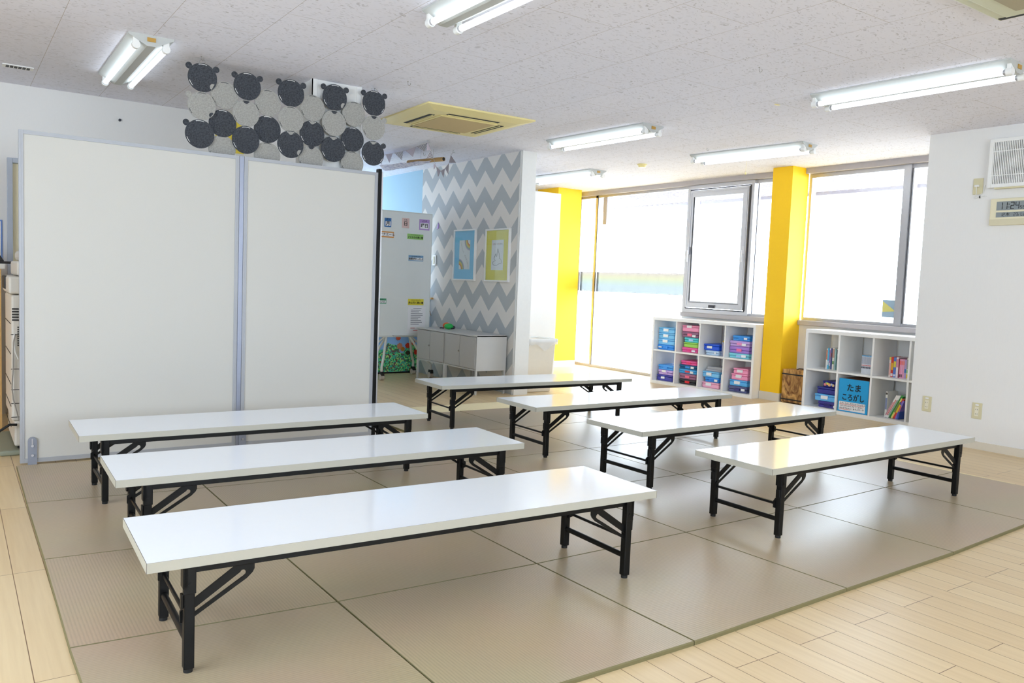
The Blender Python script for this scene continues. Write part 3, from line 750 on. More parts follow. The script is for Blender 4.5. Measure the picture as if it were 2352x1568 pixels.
# ================================================================== AIR CONDITIONERS
def aircon(label, cx, cy, half, rz):
    t = thing('air_conditioner', label, 'air conditioner', (cx, cy, ZC), rz, 'cassette air conditioners')
    h = half
    m = MB().prism([(-h, 0), (h, 0), (h, -.012), (h * .80, -.032), (-h * .80, -.032), (-h, -.012)], 1, -h * .80, h * .80)
    a, b = h, h * .80
    v = [(-a, -a, -.012), (a, -a, -.012), (a, a, -.012), (-a, a, -.012), (-b, -b, -.032), (b, -b, -.032), (b, b, -.032), (-b, b, -.032), (-a, -a, 0), (a, -a, 0), (a, a, 0), (-a, a, 0)]
    m = MB(); m._add(v, [(4, 7, 6, 5), (0, 4, 5, 1), (1, 5, 6, 2), (2, 6, 7, 3), (3, 7, 4, 0), (8, 0, 1, 9), (9, 1, 2, 10), (10, 2, 3, 11), (11, 3, 0, 8)])
    m.build('panel', M_acy, t, bevel=.002)
    g = h * .50
    MB().box(-g * 1.08, g * 1.08, -g * 1.08, g * 1.08, -.038, -.032).build('grille_frame', M_acy, t, bevel=.002)
    MB().box(-g, g, -g, g, -.0405, -.038).build('intake_grille', M_acg, t)
    for k in range(4):
        R_ = Matrix.Rotation(k * PI / 2, 4, 'Z'); sl = MB().box(-h * .48, h * .48, h * .61, h * .71, -.0335, -.0322)
        fl_ = MB().box(-h * .46, h * .46, h * .635, h * .648, -.037, -.0336)
        for mb in (sl, fl_): mb.v = [tuple(R_ @ Vector(p)) for p in mb.v]
        so = sl.build('outlet_slot', M_dark, t); fl_.build('louver', M_acy, so)
    return t
aircon('square yellowed ceiling air conditioner beside the felt screen', 3.345, 5.725, .475, math.radians(-1.5))
t = thing('air_conditioner', 'pale green ceiling unit of which one corner shows above the long lamp', 'air conditioner', (3.454, 1.383, ZC), 0, 'cassette air conditioners')
h = .475; M_pg = mat('pale_green_plastic', (.80, .81, .70), .45, .02)
m = MB(); m.box(-h, h, -h, h, -.006, 0); m.box(-h + .02, h - .02, -h + .02, h - .02, -.022, -.006); m.build('panel', M_pg, t, bevel=.003)
for a in (1, -1): MB().box(a * (h - .058), a * (h - .030), -h + .03, h - .03, -.0235, -.021).build('outlet_slot', M_dark, t)
MB().box(-h + .07, h - .07, -h + .07, h - .07, -.030, -.022).build('grille_frame', M_pg, t, bevel=.003)
MB().box(-h + .14, h - .14, -h + .14, h - .14, -.033, -.030).build('intake_grille', mat('dusty_grille', (.66, .63, .53), .8, .06, 200), t)

# vent, detector, ceiling mark
t = thing('ceiling_vent', 'small white slotted vent in the ceiling by the back wall', 'vent', (.375, 6.33, ZC))
m = MB(); m.box(-.088, .088, -.045, .045, -.006, 0); m.build('frame', M_wht, t)
m = MB()
for k in range(6): m.box(-.068 + k * .0235, -.068 + k * .0235 + .018, -.03, .03, -.0075, -.006)
m.build('slots', M_copd, t)
m = MB().tube((5.939, 6.248, ZC - .012), (5.939, 6.248, ZC), .05, 24).tube((5.939, 6.248, ZC - .035), (5.939, 6.248, ZC - .012), .034, 24, r1=.042)
tag(m.build('smoke_detector', M_acy), 'round cream detector on the ceiling before the windows', 'detector')
m = MB().ball((4.659, 3.604, ZC - .002), .028, .012, .0035)
tag(m.build('ceiling_stud', M_acy), 'tiny cream stud on the open ceiling near the longest lamp', 'stud')
m = MB().tube((1.082, 6.935, 2.244), (1.082, 6.95, 2.244), .010, 10)
tag(m.build('wall_screw', M_alud), 'dark screw on the back wall under the ceiling', 'screw')
m = MB().box(1.80, 2.03, 6.942, 6.95, 2.10, 2.36)
tag(m.build('wall_poster', pm((.92, .83, .30))), 'yellow sheet on the back wall glimpsed between felt discs', 'poster')
m = MB().box(-.10, .310, 6.943, 6.95, 1.10, 1.42, 0).box(-.09, .300, 6.940, 6.943, 1.11, 1.41, 1)
tag(m.build('notice_sign', [pm((.42, .56, .82)), M_paper]), 'blue-bordered notice on the back wall above the counter', 'notice')

# ================================================================== BUNTING, TUBE AND CLOTH
t = thing('bunting', 'striped triangular bunting strung below the ceiling towards the chevron wall', 'bunting', (3.648, 6.706, 2.36))
o0 = Vector((3.648, 6.706, 2.36))
def flag(a, b, tip, m_, nm='flag'):
    a, b, tip = Vector(a) - o0, Vector(b) - o0, Vector(tip) - o0
    n = (b - a).cross(tip - a).normalized() * .0008
    c = (a + b) / 2; X = (b - a).normalized(); Z = n.normalized(); Y = Z.cross(X)
    M = Matrix((X, Y, Z)).transposed()
    loc = [M.inverted() @ (p - c) for p in (a, b, tip)]
    mb = MB(); vs = [(p.x, p.y, -.0008) for p in loc] + [(p.x, p.y, .0008) for p in loc]
    mb._add(vs, [(2, 1, 0), (3, 4, 5), (0, 1, 4, 3), (1, 2, 5, 4), (2, 0, 3, 5)])
    o = mb.build(nm, m_, t); o.matrix_local = Matrix.Translation(c) @ M.to_4x4()
    return o
X0 = 3.652
lab(flag((X0, 7.78, 2.365), (X0, 7.64, 2.364), (X0, 7.70, 2.272), M_navy), 'navy striped flag')
lab(flag((X0, 7.60, 2.366), (X0, 7.44, 2.362), (X0, 7.51, 2.272), M_lilac), 'lilac striped flag')
lab(flag((X0, 7.40, 2.358), (X0, 7.21, 2.359), (3.675, 7.28, 2.280), M_navy), 'navy striped flag')
lab(flag((X0, 7.16, 2.356), (X0, 6.95, 2.365), (3.670, 7.04, 2.286), M_lilac), 'lilac striped flag')
lab(flag((X0, 6.93, 2.368), (X0, 6.72, 2.380), (3.675, 6.82, 2.313), M_navy), 'navy striped flag')
def gp(s, z): return (3.648 + .8256 * s, 6.706 + .5642 * s, z)
lab(flag(gp(-.01, 2.381), gp(.069, 2.322), gp(-.022, 2.300), M_lilac), 'lilac striped flag')
lab(flag(gp(.056, 2.318), gp(.125, 2.253), gp(-.021, 2.230), M_navy), 'navy striped flag')
lab(flag(gp(.133, 2.212), gp(.187, 2.189), gp(.139, 2.150), M_lilac), 'lilac striped flag')
lab(flag(gp(.192, 2.184), gp(.290, 2.160), gp(.236, 2.095), M_gflag), 'plain grey flag')
lab(flag(gp(.290, 2.160), gp(.382, 2.197), gp(.353, 2.105), M_gflag), 'plain grey flag')
lab(flag(gp(.381, 2.199), gp(.465, 2.256), gp(.460, 2.150), M_gflag), 'plain grey flag')
lab(flag(gp(.502, 2.344), gp(.467, 2.264), gp(.626, 2.289), M_gflag), 'plain grey flag')
pts = [(X0, 7.80, 2.366), (X0, 7.42, 2.359), (X0, 7.18, 2.356), (X0, 6.94, 2.368), (3.648, 6.706, 2.386), gp(.069, 2.322), gp(.128, 2.25), gp(.19, 2.187), gp(.29, 2.16), gp(.382, 2.198), gp(.466, 2.262), gp(.503, 2.345), gp(.553, 2.385)]
MB().path([tuple(Vector(p) - o0) for p in pts], .0016, 6).build('string', M_string, t)
m = MB(); a, b = Vector((3.955, 6.94, 2.288)), Vector((3.86, 7.50, 2.30))
t = thing('cardboard_tube', 'long cardboard tube hung under the ceiling by the chevron wall', 'tube', tuple((a + b) / 2))
c = (a + b) / 2
MB().tube(tuple(a - c), tuple(b - c), .021, 20).build('tube_wall', mat('kraft_card', (.76, .62, .40), .7, .05), t)
d_ = (a - b).normalized()
lab(MB().tube(tuple(a - c + d_ * .0005), tuple(a - c - d_ * .002), .017, 18).build('tube_opening', M_dark, t), 'dark open end')
lab(MB().tube((.0, .1, .02), (.0, .1, ZC - c.z), .0012, 6).tube((.02, -.12, .02), (.02, -.12, ZC - c.z), .0012, 6).build('cord', M_string, t), 'thin hanging cord')
# draped canopy cloth
m = MB(); nu, nv = 34, 8
cl = [Vector((3.63, 7.70, 2.262)), Vector((3.815, 6.93, 2.262)), Vector((3.905, 7.14, 2.262)), Vector((3.86, 8.06, 2.262))]
vs = []
for i in range(nu + 1):
    for j in range(nv + 1):
        u, v = i / nu, j / nv
        p = (cl[0] * (1 - u) + cl[1] * u) * (1 - v) + (cl[3] * (1 - u) + cl[2] * u) * v
        vs.append(p + Vector((0, 0, .0035 * math.sin(u * 19 + v * 2) + .002 * math.sin(v * 9 + u * 5))))
c = Vector((3.82, 7.5, 2.26))
m._add([v - c for v in vs], [(i * (nv + 1) + j, (i + 1) * (nv + 1) + j, (i + 1) * (nv + 1) + j + 1, i * (nv + 1) + j + 1) for i in range(nu) for j in range(nv)], 0, True)
o = m.build('canopy_cloth', cloth_print_mat(), None, c)
sd = o.modifiers.new('thickness', 'SOLIDIFY'); sd.thickness = .002
tag(o, 'white and lilac patterned cloth draped below the ceiling beside the bunting', 'cloth')

# ================================================================== COPIER CORNER
t = thing('copier', 'tall office copier of warm grey plastic standing behind the partition edge', 'copier', (.282, 5.42, 0))
m = MB(); m.box(0, .58, 0, .60, .20, .93); m.box(.012, .58, 0, .60, .05, .20); m.build('body', M_cop, t, bevel=.012)
m = MB(); m.box(-.012, .58, -.004, .60, .935, 1.035); m.box(.03, .58, .0, .60, 1.04, 1.125); m.build('scanner', M_cop, t, bevel=.012)
m = MB(); m.box(.05, .56, .04, .56, 1.127, 1.19); m.build('document_feeder', M_cop, t, bevel=.02)
m = MB().box(-.022, .0, .28, .50, .955, 1.035); m.build('control_panel', M_copd, t, bevel=.008)
m = MB()
for k in range(5): m.box(.004 + 0, .05, -.0035, 0, .845 - k * .016, .845 - k * .016 + .009)
for k in range(9): m.box(.03, .07, -.0035, 0, .74 - k * .013, .74 - k * .013 + .008)
m.build('vent_slots', M_copd, t)
m = MB()
for z in (.70, .50, .38, .30, .22): m.box(-.0025, .20, -.0025, 0, z, z + .004)
for z in (.76, .585, .41, .28, .16): m.box(-.0025, 0, .03, .57, z, z + .004)
m.build('panel_gaps', M_copd, t)
m = MB().box(-.06, .62, -.02, .64, 0, .03); m.build('floor_plinth', mat('grey_green_base', (.55, .57, .50), .6), t, bevel=.01)
for xx in (.05, .52):
    for yy in (.05, .54): MB().tube((xx, yy, .03), (xx, yy, .055), .02, 10).build('foot', M_rub, t)
m = MB().path([(.305, 5.40, .18), (.27, 5.385, .185), (.22, 5.39, .15), (.19, 5.42, .08), (.18, 5.50, .02), (.19, 5.62, .008), (.24, 5.70, .010), (.26, 5.78, .012)], .0075, 8)
tag(m.build('power_cable', M_rub), 'thick black cable curving from the copier to the floor', 'cable')
m = MB().path([(.300, 5.408, .70), (.292, 5.40, .66), (.290, 5.405, .52), (.283, 5.40, .40), (.289, 5.405, .33), (.305, 5.40, .26), (.318, 5.40, .20)], .0035, 7)
tag(m.build('grey_cable', mat('grey_cord', (.60, .58, .55), .6)), 'thin grey cable running down the copier side', 'cable')
m = MB().path([(.296, 5.41, .705), (.293, 5.402, .66), (.300, 5.40, .60), (.315, 5.405, .56)], .003, 7)
tag(m.build('white_cable', M_wht), 'thin white cable beside the copier vents', 'cable')
t = thing('counter', 'oak-faced counter with grey top beside the copier', 'counter', (-.5, 6.4, 0))
MB().box(-.75, .765, -.28, .28, 0, 1.07).build('body', M_oak, t)
MB().box(-.77, .787, -.30, .30, 1.07, 1.105).build('worktop', mat('grey_laminate', (.82, .81, .78), .5), t, bevel=.005)
t = thing('laptop', 'dark laptop lying on the oak counter', 'laptop', (.17, 6.30, 1.105), .2)
MB().box(-.15, .15, -.11, .11, 0, .016).build('base', M_copd, t, bevel=.004)
m = MB().box(-.15, .15, -.003, .003, 0, .21); o = m.build('screen', M_txt, t, (0, .105, .018), bevel=.003); o.rotation_euler = (math.radians(-68), 0, 0)

# ================================================================== WHITEBOARD WITH CARDS
t = thing('whiteboard', 'wheeled whiteboard with coloured cards standing beyond the partition', 'whiteboard', (4.12, 8.15, 0))
X = 4.12
m = MB().box(3.73 - X, 4.510 - X, -.012, .012, .475, 1.847); m.build('board', M_wbd, t)
m = MB(); m.box(3.722 - X, 3.73 - X, -.015, .015, .465, 1.857); m.box(4.510 - X, 4.518 - X, -.015, .015, .465, 1.857); m.box(3.73 - X, 4.51 - X, -.015, .015, 1.847, 1.857); m.box(3.73 - X, 4.51 - X, -.018, .015, .452, .475)
m.build('frame', mat('pale_frame', (.85, .86, .84), .4), t, bevel=.002)
m = MB().box(4.05 - X, 4.30 - X, -.055, -.019, .468, .474); m.build('pen_tray', M_greyl, t)
M_leg = mat('cream_steel', (.88, .87, .83), .35, .01, 40, .1)
for (tx, bx, by) in ((3.985, 3.845, 7.955), (3.985, 3.845, 8.345), (4.275, 4.435, 8.345), (4.275, 4.470, 7.985)):
    lg = MB().path([(tx - X, 0, .46), ((tx * .35 + bx * .65) - X, (by - 8.15) * .65, .22), (bx - X, by - 8.15, .15), (bx - X, by - 8.15, .085)], .0135, 10).build('leg', M_leg, t)
    cs = MB().tube((bx - X - .012, by - 8.15, .035), (bx - X + .012, by - 8.15, .035), .034, 18); cs.tube((bx - X - .013, by - 8.15, .035), (bx - X + .013, by - 8.15, .035), .018, 14, 1)
    hs = MB().prism([(by - 8.15 - .04, .05), (by - 8.15 + .03, .05), (by - 8.15 + .022, .092), (by - 8.15 - .028, .092)], 0, bx - X - .019, bx - X + .019)
    cg = hs.build('caster', M_rub, lg, bevel=.004)
    cs2 = MB().tube((bx - X - .021, by - 8.15, .033), (bx - X + .021, by - 8.15, .033), .033, 18)
    cs2.build('caster_wheel', mat('grey_wheel', (.78, .74, .70), .6), lg)
for sx_, a_, b_ in ((1, 3.96, 3.76), (1, 4.30, 4.49)):
    MB().path([(a_ - X, 0, .455), (b_ - X, -.02, .30)], .011, 8).build('brace', M_leg, t)
YB = 8.15 - .012
def card(name, label, x0, x1, z0, z1, col, lines, panel=None, group='magnetic cards on the whiteboard'):
    c = ((x0 + x1) / 2, YB - .001, (z0 + z1) / 2)
    t = thing(name, label, 'card', c, 0, group)
    MB().box(x0 - c[0], x1 - c[0], -.0022, 0, z0 - c[2], z1 - c[2]).build('card_sheet', pm(col), t)
    if panel:
        px0, px1, pz0, pz1 = panel
        r_ = .02
        MB().box(px0 - c[0], px1 - c[0], -.0034, -.0022, pz0 - c[2], pz1 - c[2]).build('white_patch', M_paper, t, bevel=0)
    for body, size, dx, dz, bold in lines:
        text('lettering', body, M_txt, t, size, (dx, -.004, dz), FACE_S, .0004, bold=bold)
    return t
card('weekday_card', 'blue card with the month sign on the whiteboard', 3.918, 4.0, 1.672, 1.770, (.22, .45, .70), [('がつ', .022, 0, .034, .0003), ('月', .052, 0, -.012, .0012)], (3.930, 3.990, 1.684, 1.735))
card('weekday_card', 'pink card with the day sign on the whiteboard', 4.132, 4.222, 1.675, 1.785, (.88, .76, .74), [('にち', .020, 0, .034, .0003), ('日', .052, 0, -.008, .0012)])
card('weekday_card', 'purple card with the weekday sign at the whiteboard edge', 4.350, 4.480, 1.668, 1.788, (.72, .58, .82), [('ようび', .020, 0, .040, .0003), ('曜日', .048, 0, -.014, .0012)], (4.362, 4.468, 1.684, 1.748))
card('title_card', 'orange-framed title card beside the black partition post', 3.765, 4.036, 1.556, 1.622, (.86, .58, .26), [('今日のナナエール', .036, .0, 0, .0006)], (3.770, 4.030, 1.570, 1.610))
card('title_card', 'green title card below the weekday cards', 4.203, 4.405, 1.556, 1.616, (.60, .80, .45), [('ナナカラのならいごと', .012, 0, .018, .0001), ('ナナカラの習い事', .024, 0, -.010, .0005)])
card('title_card', 'blue title card in the middle of the whiteboard', 4.226, 4.413, 1.314, 1.378, (.50, .66, .80), [('しゅくだいおわったひと', .011, 0, .018, .0001), ('宿題終わった人', .026, 0, -.010, .0006)], (4.232, 4.407, 1.322, 1.352))
card('title_card', 'dark green title card low beside the partition post', 3.800, 3.966, .826, .884, (.30, .62, .46), [('しゅくだいないひと', .011, 0, .018, .0001), ('宿題ない人', .027, 0, -.008, .0006)], (3.806, 3.960, .834, .862))
card('title_card', 'yellow title card above the printed notice sheet', 4.236, 4.434, .816, .886, (.90, .84, .25), [('そとにいくならいごと', .012, 0, .020, .0001), ('外に行く習い事', .027, 0, -.010, .0006)])
c = (4.35, YB - .001, .645)
t = thing('notice_sheet', 'printed white notice sheet low on the whiteboard', 'paper', c)
MB().box(-.113, .113, -.0015, 0, -.15, .155).build('sheet', M_paper, t)
m = MB()
for k in range(10):
    z = .135 - k * .020; a = -.075 + (.03 if k == 0 else 0); b = (.06, .05, .03, .075, .078, .05, .02, .06, .07, .03)[k]
    m.box(a, b, -.0022, -.0015, z - .003, z + .003)
lab(m.build('printed_lines', mat('print_grey', (.45, .45, .5), .8), t), 'grey printed text')
m = MB().box(-.075, -.02, -.0022, -.0015, -.092, -.087).box(-.04, .06, -.0022, -.0015, -.118, -.113)
lab(m.build('printed_lines', M_red, t), 'red printed text')
m = MB().prism([(8.095, 1.70), (8.135, 1.69), (8.10, 1.76)], 0, 4.572, 4.58)
tag(m.build('paper_scrap', pm((.66, .50, .80))), 'purple paper scrap on the chevron wall by the whiteboard edge', 'paper')  # loose scrap of purple paper, no sign

# collage board
t = thing('collage_board', 'paper collage of red flowers over green torn-paper grass behind the whiteboard', 'picture', (4.05, 8.49, 0))
MB().box(-.52, .52, -.010, .012, 0, .95).build('board', pm((.60, .76, .93)), t)
m = MB(); random.seed(3)
pts = [(-.515, .02), (.515, .02)]
for k in range(27): pts.append((.515 - 1.03 * k / 26, .31 + .05 * math.sin(k * .9) + random.uniform(-.03, .03)))
m.prism(pts, 1, -.0145, -.010)
lab(m.build('grass', leaf_collage_mat(), t), 'torn green paper grass')
MB().box(-.525, .525, -.016, .014, 0, .018).build('frame', M_black, t)
def petal(x, z, r, c, n=9, q=.78):
    m = MB(); m.prism([(x + r * math.cos(2 * PI * k / 18) * (1 if k % 2 else q), z + r * math.sin(2 * PI * k / 18) * (1 if k % 2 else q)) for k in range(18)], 1, -.0175, -.0147)
    return lab(m.build('flower', pm(c), t), 'paper flower')
for x, z, r, c in ((.375, .325, .035, (.86, .22, .10)), (.45, .355, .028, (.88, .30, .10)), (.49, .245, .034, (.86, .20, .10)), (.25, .42, .035, (.90, .36, .22)), (.165, .49, .036, (.86, .50, .62)), (.33, .47, .048, (.88, .45, .58)), (.345, .455, .024, (.40, .36, .82)), (.27, .32, .04, (.86, .56, .42)), (.31, .285, .03, (.78, .52, .18)), (.055, .40, .020, (.25, .68, .80)), (-.02, .49, .028, (.66, .62, .20)), (-.26, .42, .05, (.85, .60, .22)), (.38, .24, .03, (.24, .22, .14))):
    petal(x, z, r, c)

# ================================================================== GREY CABINETS
def cab(label, y1):
    t = thing('metal_cabinet', label, 'cabinet', (4.2, y1, 0), 0, 'grey metal cabinets by the chevron wall')
    L = .612
    m = MB(); m.box(.004, .355, -L, -L + .012, .235, .583); m.box(.004, .355, -.012, 0, .235, .583); m.box(.004, .355, -L + .012, -.012, .235, .25); m.box(.345, .355, -L + .012, -.012, .25, .57)
    m.build('carcass', M_greyl, t)
    MB().box(-.002, .357, -L, 0, .570, .588).build('top_panel', M_greyl, t, bevel=.002)
    for k in range(2):
        a = -.016 - k * (L / 2 - .014); b = a - (L / 2 - .018)
        dr = MB().box(-.006, .008, b, a, .254, .566).build('door', M_grey, t, bevel=.002)
        if k == 0: MB().tube((-.018, b + .012, .41), (-.006, b + .012, .41), .009, 12).build('knob', mat('steel_knob', (.66, .64, .61), .3, .02, 40, .6), dr)
    for xx in (.012, .345):
        for yy in (-.012, -L + .012):
            MB().box(xx - .010, xx + .010, yy - .010, yy + .010, 0, .235).build('leg', M_greyl, t, bevel=.002)
    return t
cab('grey metal cabinet on legs in the corner by the whiteboard', 7.832)
cab('grey metal cabinet on legs near the chevron wall end', 7.218)
t = thing('toy_bag', 'crumpled green and orange toy bag lying on the grey cabinets', 'toy', (4.37, 7.44, .593), -.5)
m = MB().ball((0, 0, .028), .05, .045, .032); lab(m.build('bag_body', pm((.13, .70, .32)), t), 'green front')
m = MB().ball((-.02, .035, .034), .045, .035, .034); lab(m.build('bag_back', pm((.85, .36, .14)), t), 'orange back')
m = MB().path([(.03, -.045, .008), (.055, -.03, .010), (.062, .0, .022), (.045, .02, .03)], .008, 8); m.path([(-.055, .03, .006), (-.075, .05, .008), (-.095, .045, .006)], .007, 8)
lab(m.build('strap', pm((.14, .11, .20)), t), 'dark strap')

# ------------------------------------------------------------------ things on the chevron wall
def picture(label, y0, y1, z0, z1, col, kind):
    yc, zc = (y0 + y1) / 2, (z0 + z1) / 2; w_, h_ = abs(y1 - y0) / 2, (z1 - z0) / 2
    t = thing('framed_picture', label, 'picture', (4.58, yc, zc), 0, 'framed pictures on the chevron wall')
    m = MB(); f_ = .016; frame_rect(m, -w_, w_, -h_, h_, f_, -.026, 0); m.build('frame', M_white, t, bevel=.002)
    MB().box(-.012, -.002, -w_ + f_, w_ - f_, -h_ + f_, h_ - f_).build('mount', mat('mount_board_' + kind, col, .25, .01), t)
    MB().box(-.0135, -.012, -w_ * .49, w_ * .49, -h_ * .56, h_ * .58).build('print_sheet', M_paper, t)
    X = -.0142
    def ring(cy, cz, r0, r1, a0, a1, c):
        m = MB(); q = 14
        pts = [(cy + r1 * math.cos(a0 + (a1 - a0) * k / q), cz + r1 * math.sin(a0 + (a1 - a0) * k / q)) for k in range(q + 1)] + [(cy + r0 * math.cos(a1 + (a0 - a1) * k / q), cz + r0 * math.sin(a1 + (a0 - a1) * k / q)) for k in range(q + 1)]
        m.prism(pts, 0, X - .0006, X + .0006); return m.build('print_arc', pm(c), t)
    if kind == 'rainbow':
        cols = [(.84, .52, .30), (.90, .68, .42), (.92, .80, .42), (.90, .84, .50), (.66, .74, .62), (.62, .66, .78), (.84, .78, .84)]
        for k, c in enumerate(cols):
            r = .048 + k * .0095
            # lower rainbow springs from the bottom inner corner, upper one hangs from the top
            ring(w_ * .49, -h_ * .56, r, r + .009, PI * .5, PI, c)
            ring(-w_ * .49, h_ * .58, r, r + .009, PI * 1.5, PI * 2.0, c)
        word = 'LOVELY MOMENTS'
        for k, ch in enumerate(word):
            f_ = k / (len(word) - 1)
            if ch == ' ': continue
            yy = w_ * .30 - f_ * w_ * .66 + .012 * math.sin(f_ * 6.28); zz = h_ * .46 - f_ * h_ * .92
            text('lettering', ch, M_string, t, .026, (X - .0004, yy, zz), FACE_W, .0003)
    else:
        for k, (ch, c) in enumerate(zip('UNICORN', ((.80, .55, .55), (.62, .58, .62), (.85, .60, .60), (.62, .66, .60), (.80, .62, .55), (.60, .60, .66), (.6, .64, .6)))):
            text('lettering', ch, pm(c), t, .027, (X - .0004, w_ * .34 - k * w_ * .115, h_ * .42), FACE_W, .0003)
        P = [(1.0, 650), (1.22, 870), (1.30, 890), (1.37, 960), (1.38, 1000), (1.22, 1000), (1.15, 1040), (1.0, 1060), (.86, 1050), (.80, 1000), (.86, 950), (.98, 930), (.92, 900), (.88, 880), (.95, 800), (1.0, 765), (1.02, 840), (1.08, 840), (1.10, 750), (1.13, 650), (1.18, 750), (1.22, 870)]
        P = [(1130, 650), (1165, 760), (1180, 880), (1215, 900), (1240, 960), (1225, 1000), (1170, 1010), (1110, 1050), (1050, 1050), (1005, 1010), (1015, 970), (1080, 930), (1040, 890), (1050, 860), (1085, 770), (1095, 840), (1110, 830), (1120, 740), (1130, 650)]
        sy = (w_ * .98) / 300; sz = (h_ * 1.14) / 720
        m = MB().path([(X - .0004, w_ * .49 - (a - 970) * sy, h_ * .58 - (b - 440) * sz) for a, b in P], .0016, 6)
        lab(m.build('line_drawing', mat('pencil_grey', (.36, .36, .36), .8), t), 'grey outline drawing')
    MB().box(-.021, -.0195, -w_ + .014, w_ - .014, -h_ + .014, h_ - .014).build('glazing', M_glass, t)
    return t
picture('white framed rainbow print with a blue mount on the chevron wall', 7.716, 7.268, 1.116, 1.667, (.56, .82, .97), 'rainbow')
picture('white framed line drawing with a yellow mount on the chevron wall', 7.073, 6.631, 1.117, 1.654, (.92, .87, .36), 'drawing')
t = thing('light_switch', 'upright white light switch on the chevron wall by the whiteboard', 'switch', (4.58, 8.165, 1.335))
MB().box(-.012, 0, -.036, .036, -.062, .062).build('plate', M_wht, t, bevel=.004)
MB().box(-.016, -.012, -.014, .014, -.044, .044).build('rocker', M_beige, t, bevel=.002)
t = thing('hanging_stalks', 'dried brown stalk ornament on the chevron wall at the whiteboard edge', 'ornament', (4.56, 8.22, .80))
for k, (dy, dz) in enumerate(((.03, -.14), (.0, -.16), (-.04, -.13), (-.10, -.10), (.02, -.10), (-.015, -.19))):
    MB().path([(-.004, .02, .06), (-.012 - .004 * k, .02 + dy * .3, .03 + dz * .2), (-.016 - .003 * k, .01 + dy, dz)], .0032, 6).build('stalk', pm((.55, .43, .24)), t)
MB().box(-.006, .02, -.05, .06, .085, .105).build('ribbon', pm((.80, .62, .36)), t)

# ================================================================== NOOK: cupboard and bin
t = thing('tall_cupboard', 'plain tall white cupboard in front of the far yellow pillar', 'cupboard', (5.45, 7.50, 0))
m = MB().box(-.42, .41, .0, .55, .02, 2.17); m.build('body', M_white, t, bevel=.004)
MB().box(-.41, .40, -.018, 0, .07, 2.165).build('door', M_white, t, bevel=.003)
MB().box(-.40, .39, .02, .53, 0, .02).build('plinth', M_base, t)
t = thing('trash_can', 'beige rectangular waste bin with clear liner beside the chevron wall end', 'bin', (4.965, 6.74, 0))
m = MB(); m.v = []; 
v = [(-.155, -.155, 0), (.15, -.155, 0), (.15, .155, 0), (-.155, .155, 0), (-.175, -.175, .535), (.185, -.175, .535), (.185, .175, .535), (-.175, .175, .535)]
m._add(v, [(0, 3, 2, 1), (0, 1, 5, 4), (1, 2, 6, 5), (2, 3, 7, 6), (3, 0, 4, 7), (4, 5, 6, 7)])
m.build('body', mat('cream_bin', (.89, .86, .80), .5), t, bevel=.012)
m = MB(); frame_rect_y = [(-.185, .198)]
m.box(-.188, .200, -.188, -.172, .515, .55); m.box(-.188, .200, .172, .188, .515, .55); m.box(-.188, -.172, -.172, .172, .515, .55); m.box(.184, .200, -.172, .172, .515, .55)
m.build('rim', M_wht, t, bevel=.005)
m = MB(); random.seed(5); n = 44; ring1 = []; ring2 = []; ring3 = []
for k in range(n):
    a = 2 * PI * k / n; cx, cy = math.cos(a), math.sin(a); q = 1 / max(abs(cx), abs(cy))
    ring1.append((.006 + .196 * cx * q, .191 * cy * q, .552)); ring2.append((.006 + .200 * cx * q, .196 * cy * q, .525)); ring3.append((.006 + (.198 + random.uniform(0, .008)) * cx * q, (.194 + random.uniform(0, .008)) * cy * q, .475 + .035 * math.sin(k * .7) - random.uniform(0, .02)))
m._add(ring1 + ring2 + ring3, [(k, (k + 1) % n, n + (k + 1) % n, n + k) for k in range(n)] + [(n + k, n + (k + 1) % n, 2 * n + (k + 1) % n, 2 * n + k) for k in range(n)], 0, True)
lab(m.build('liner', clear_mat('thin_liner', (.95, .95, .95), .45, .25), t), 'clear plastic liner folded over the rim')

# ================================================================== CUBE SHELVES
def shelf_unit(label, loc, rz, total=1.426):
    t = thing('cube_shelf', label, 'shelf', loc, rz, 'white cube shelves under the windows')
    D = .385; L = total; H = .778
    def bx(name, *b):
        return MB().box(*b).build(name, M_white, t, bevel=.0015)
    # local: x along the front, y depth, z up
    m = MB(); m.box(0, L, 0, D, H - .035, H); m.box(0, L, 0, D, 0, .035); m.box(0, .028, 0, D, .035, H - .035); m.box(L - .028, L, 0, D, .035, H - .035)
    m.build('frame', M_white, t, bevel=.0015)
    bx('shelf_board', .028, L - .028, .004, D - .004, .383, .401)
    for u in (.3595, .699, 1.0405): 
        bx('divider', u - .009, u + .009, .004, D - .004, .035, .383); bx('divider', u - .009, u + .009, .004, D - .004, .401, H - .035)
    return t
A1 = math.radians(-87.18); O1 = Vector((6.7905, 6.828, 0))
A2 = math.radians(-89.74); O2 = Vector((6.82, 4.772, 0))
shelf_unit('white eight-cube shelf full of coloured boxes under the openable window', O1, A1)
shelf_unit('white cube shelf with books and a blue box beside the wooden box', O2, A2)
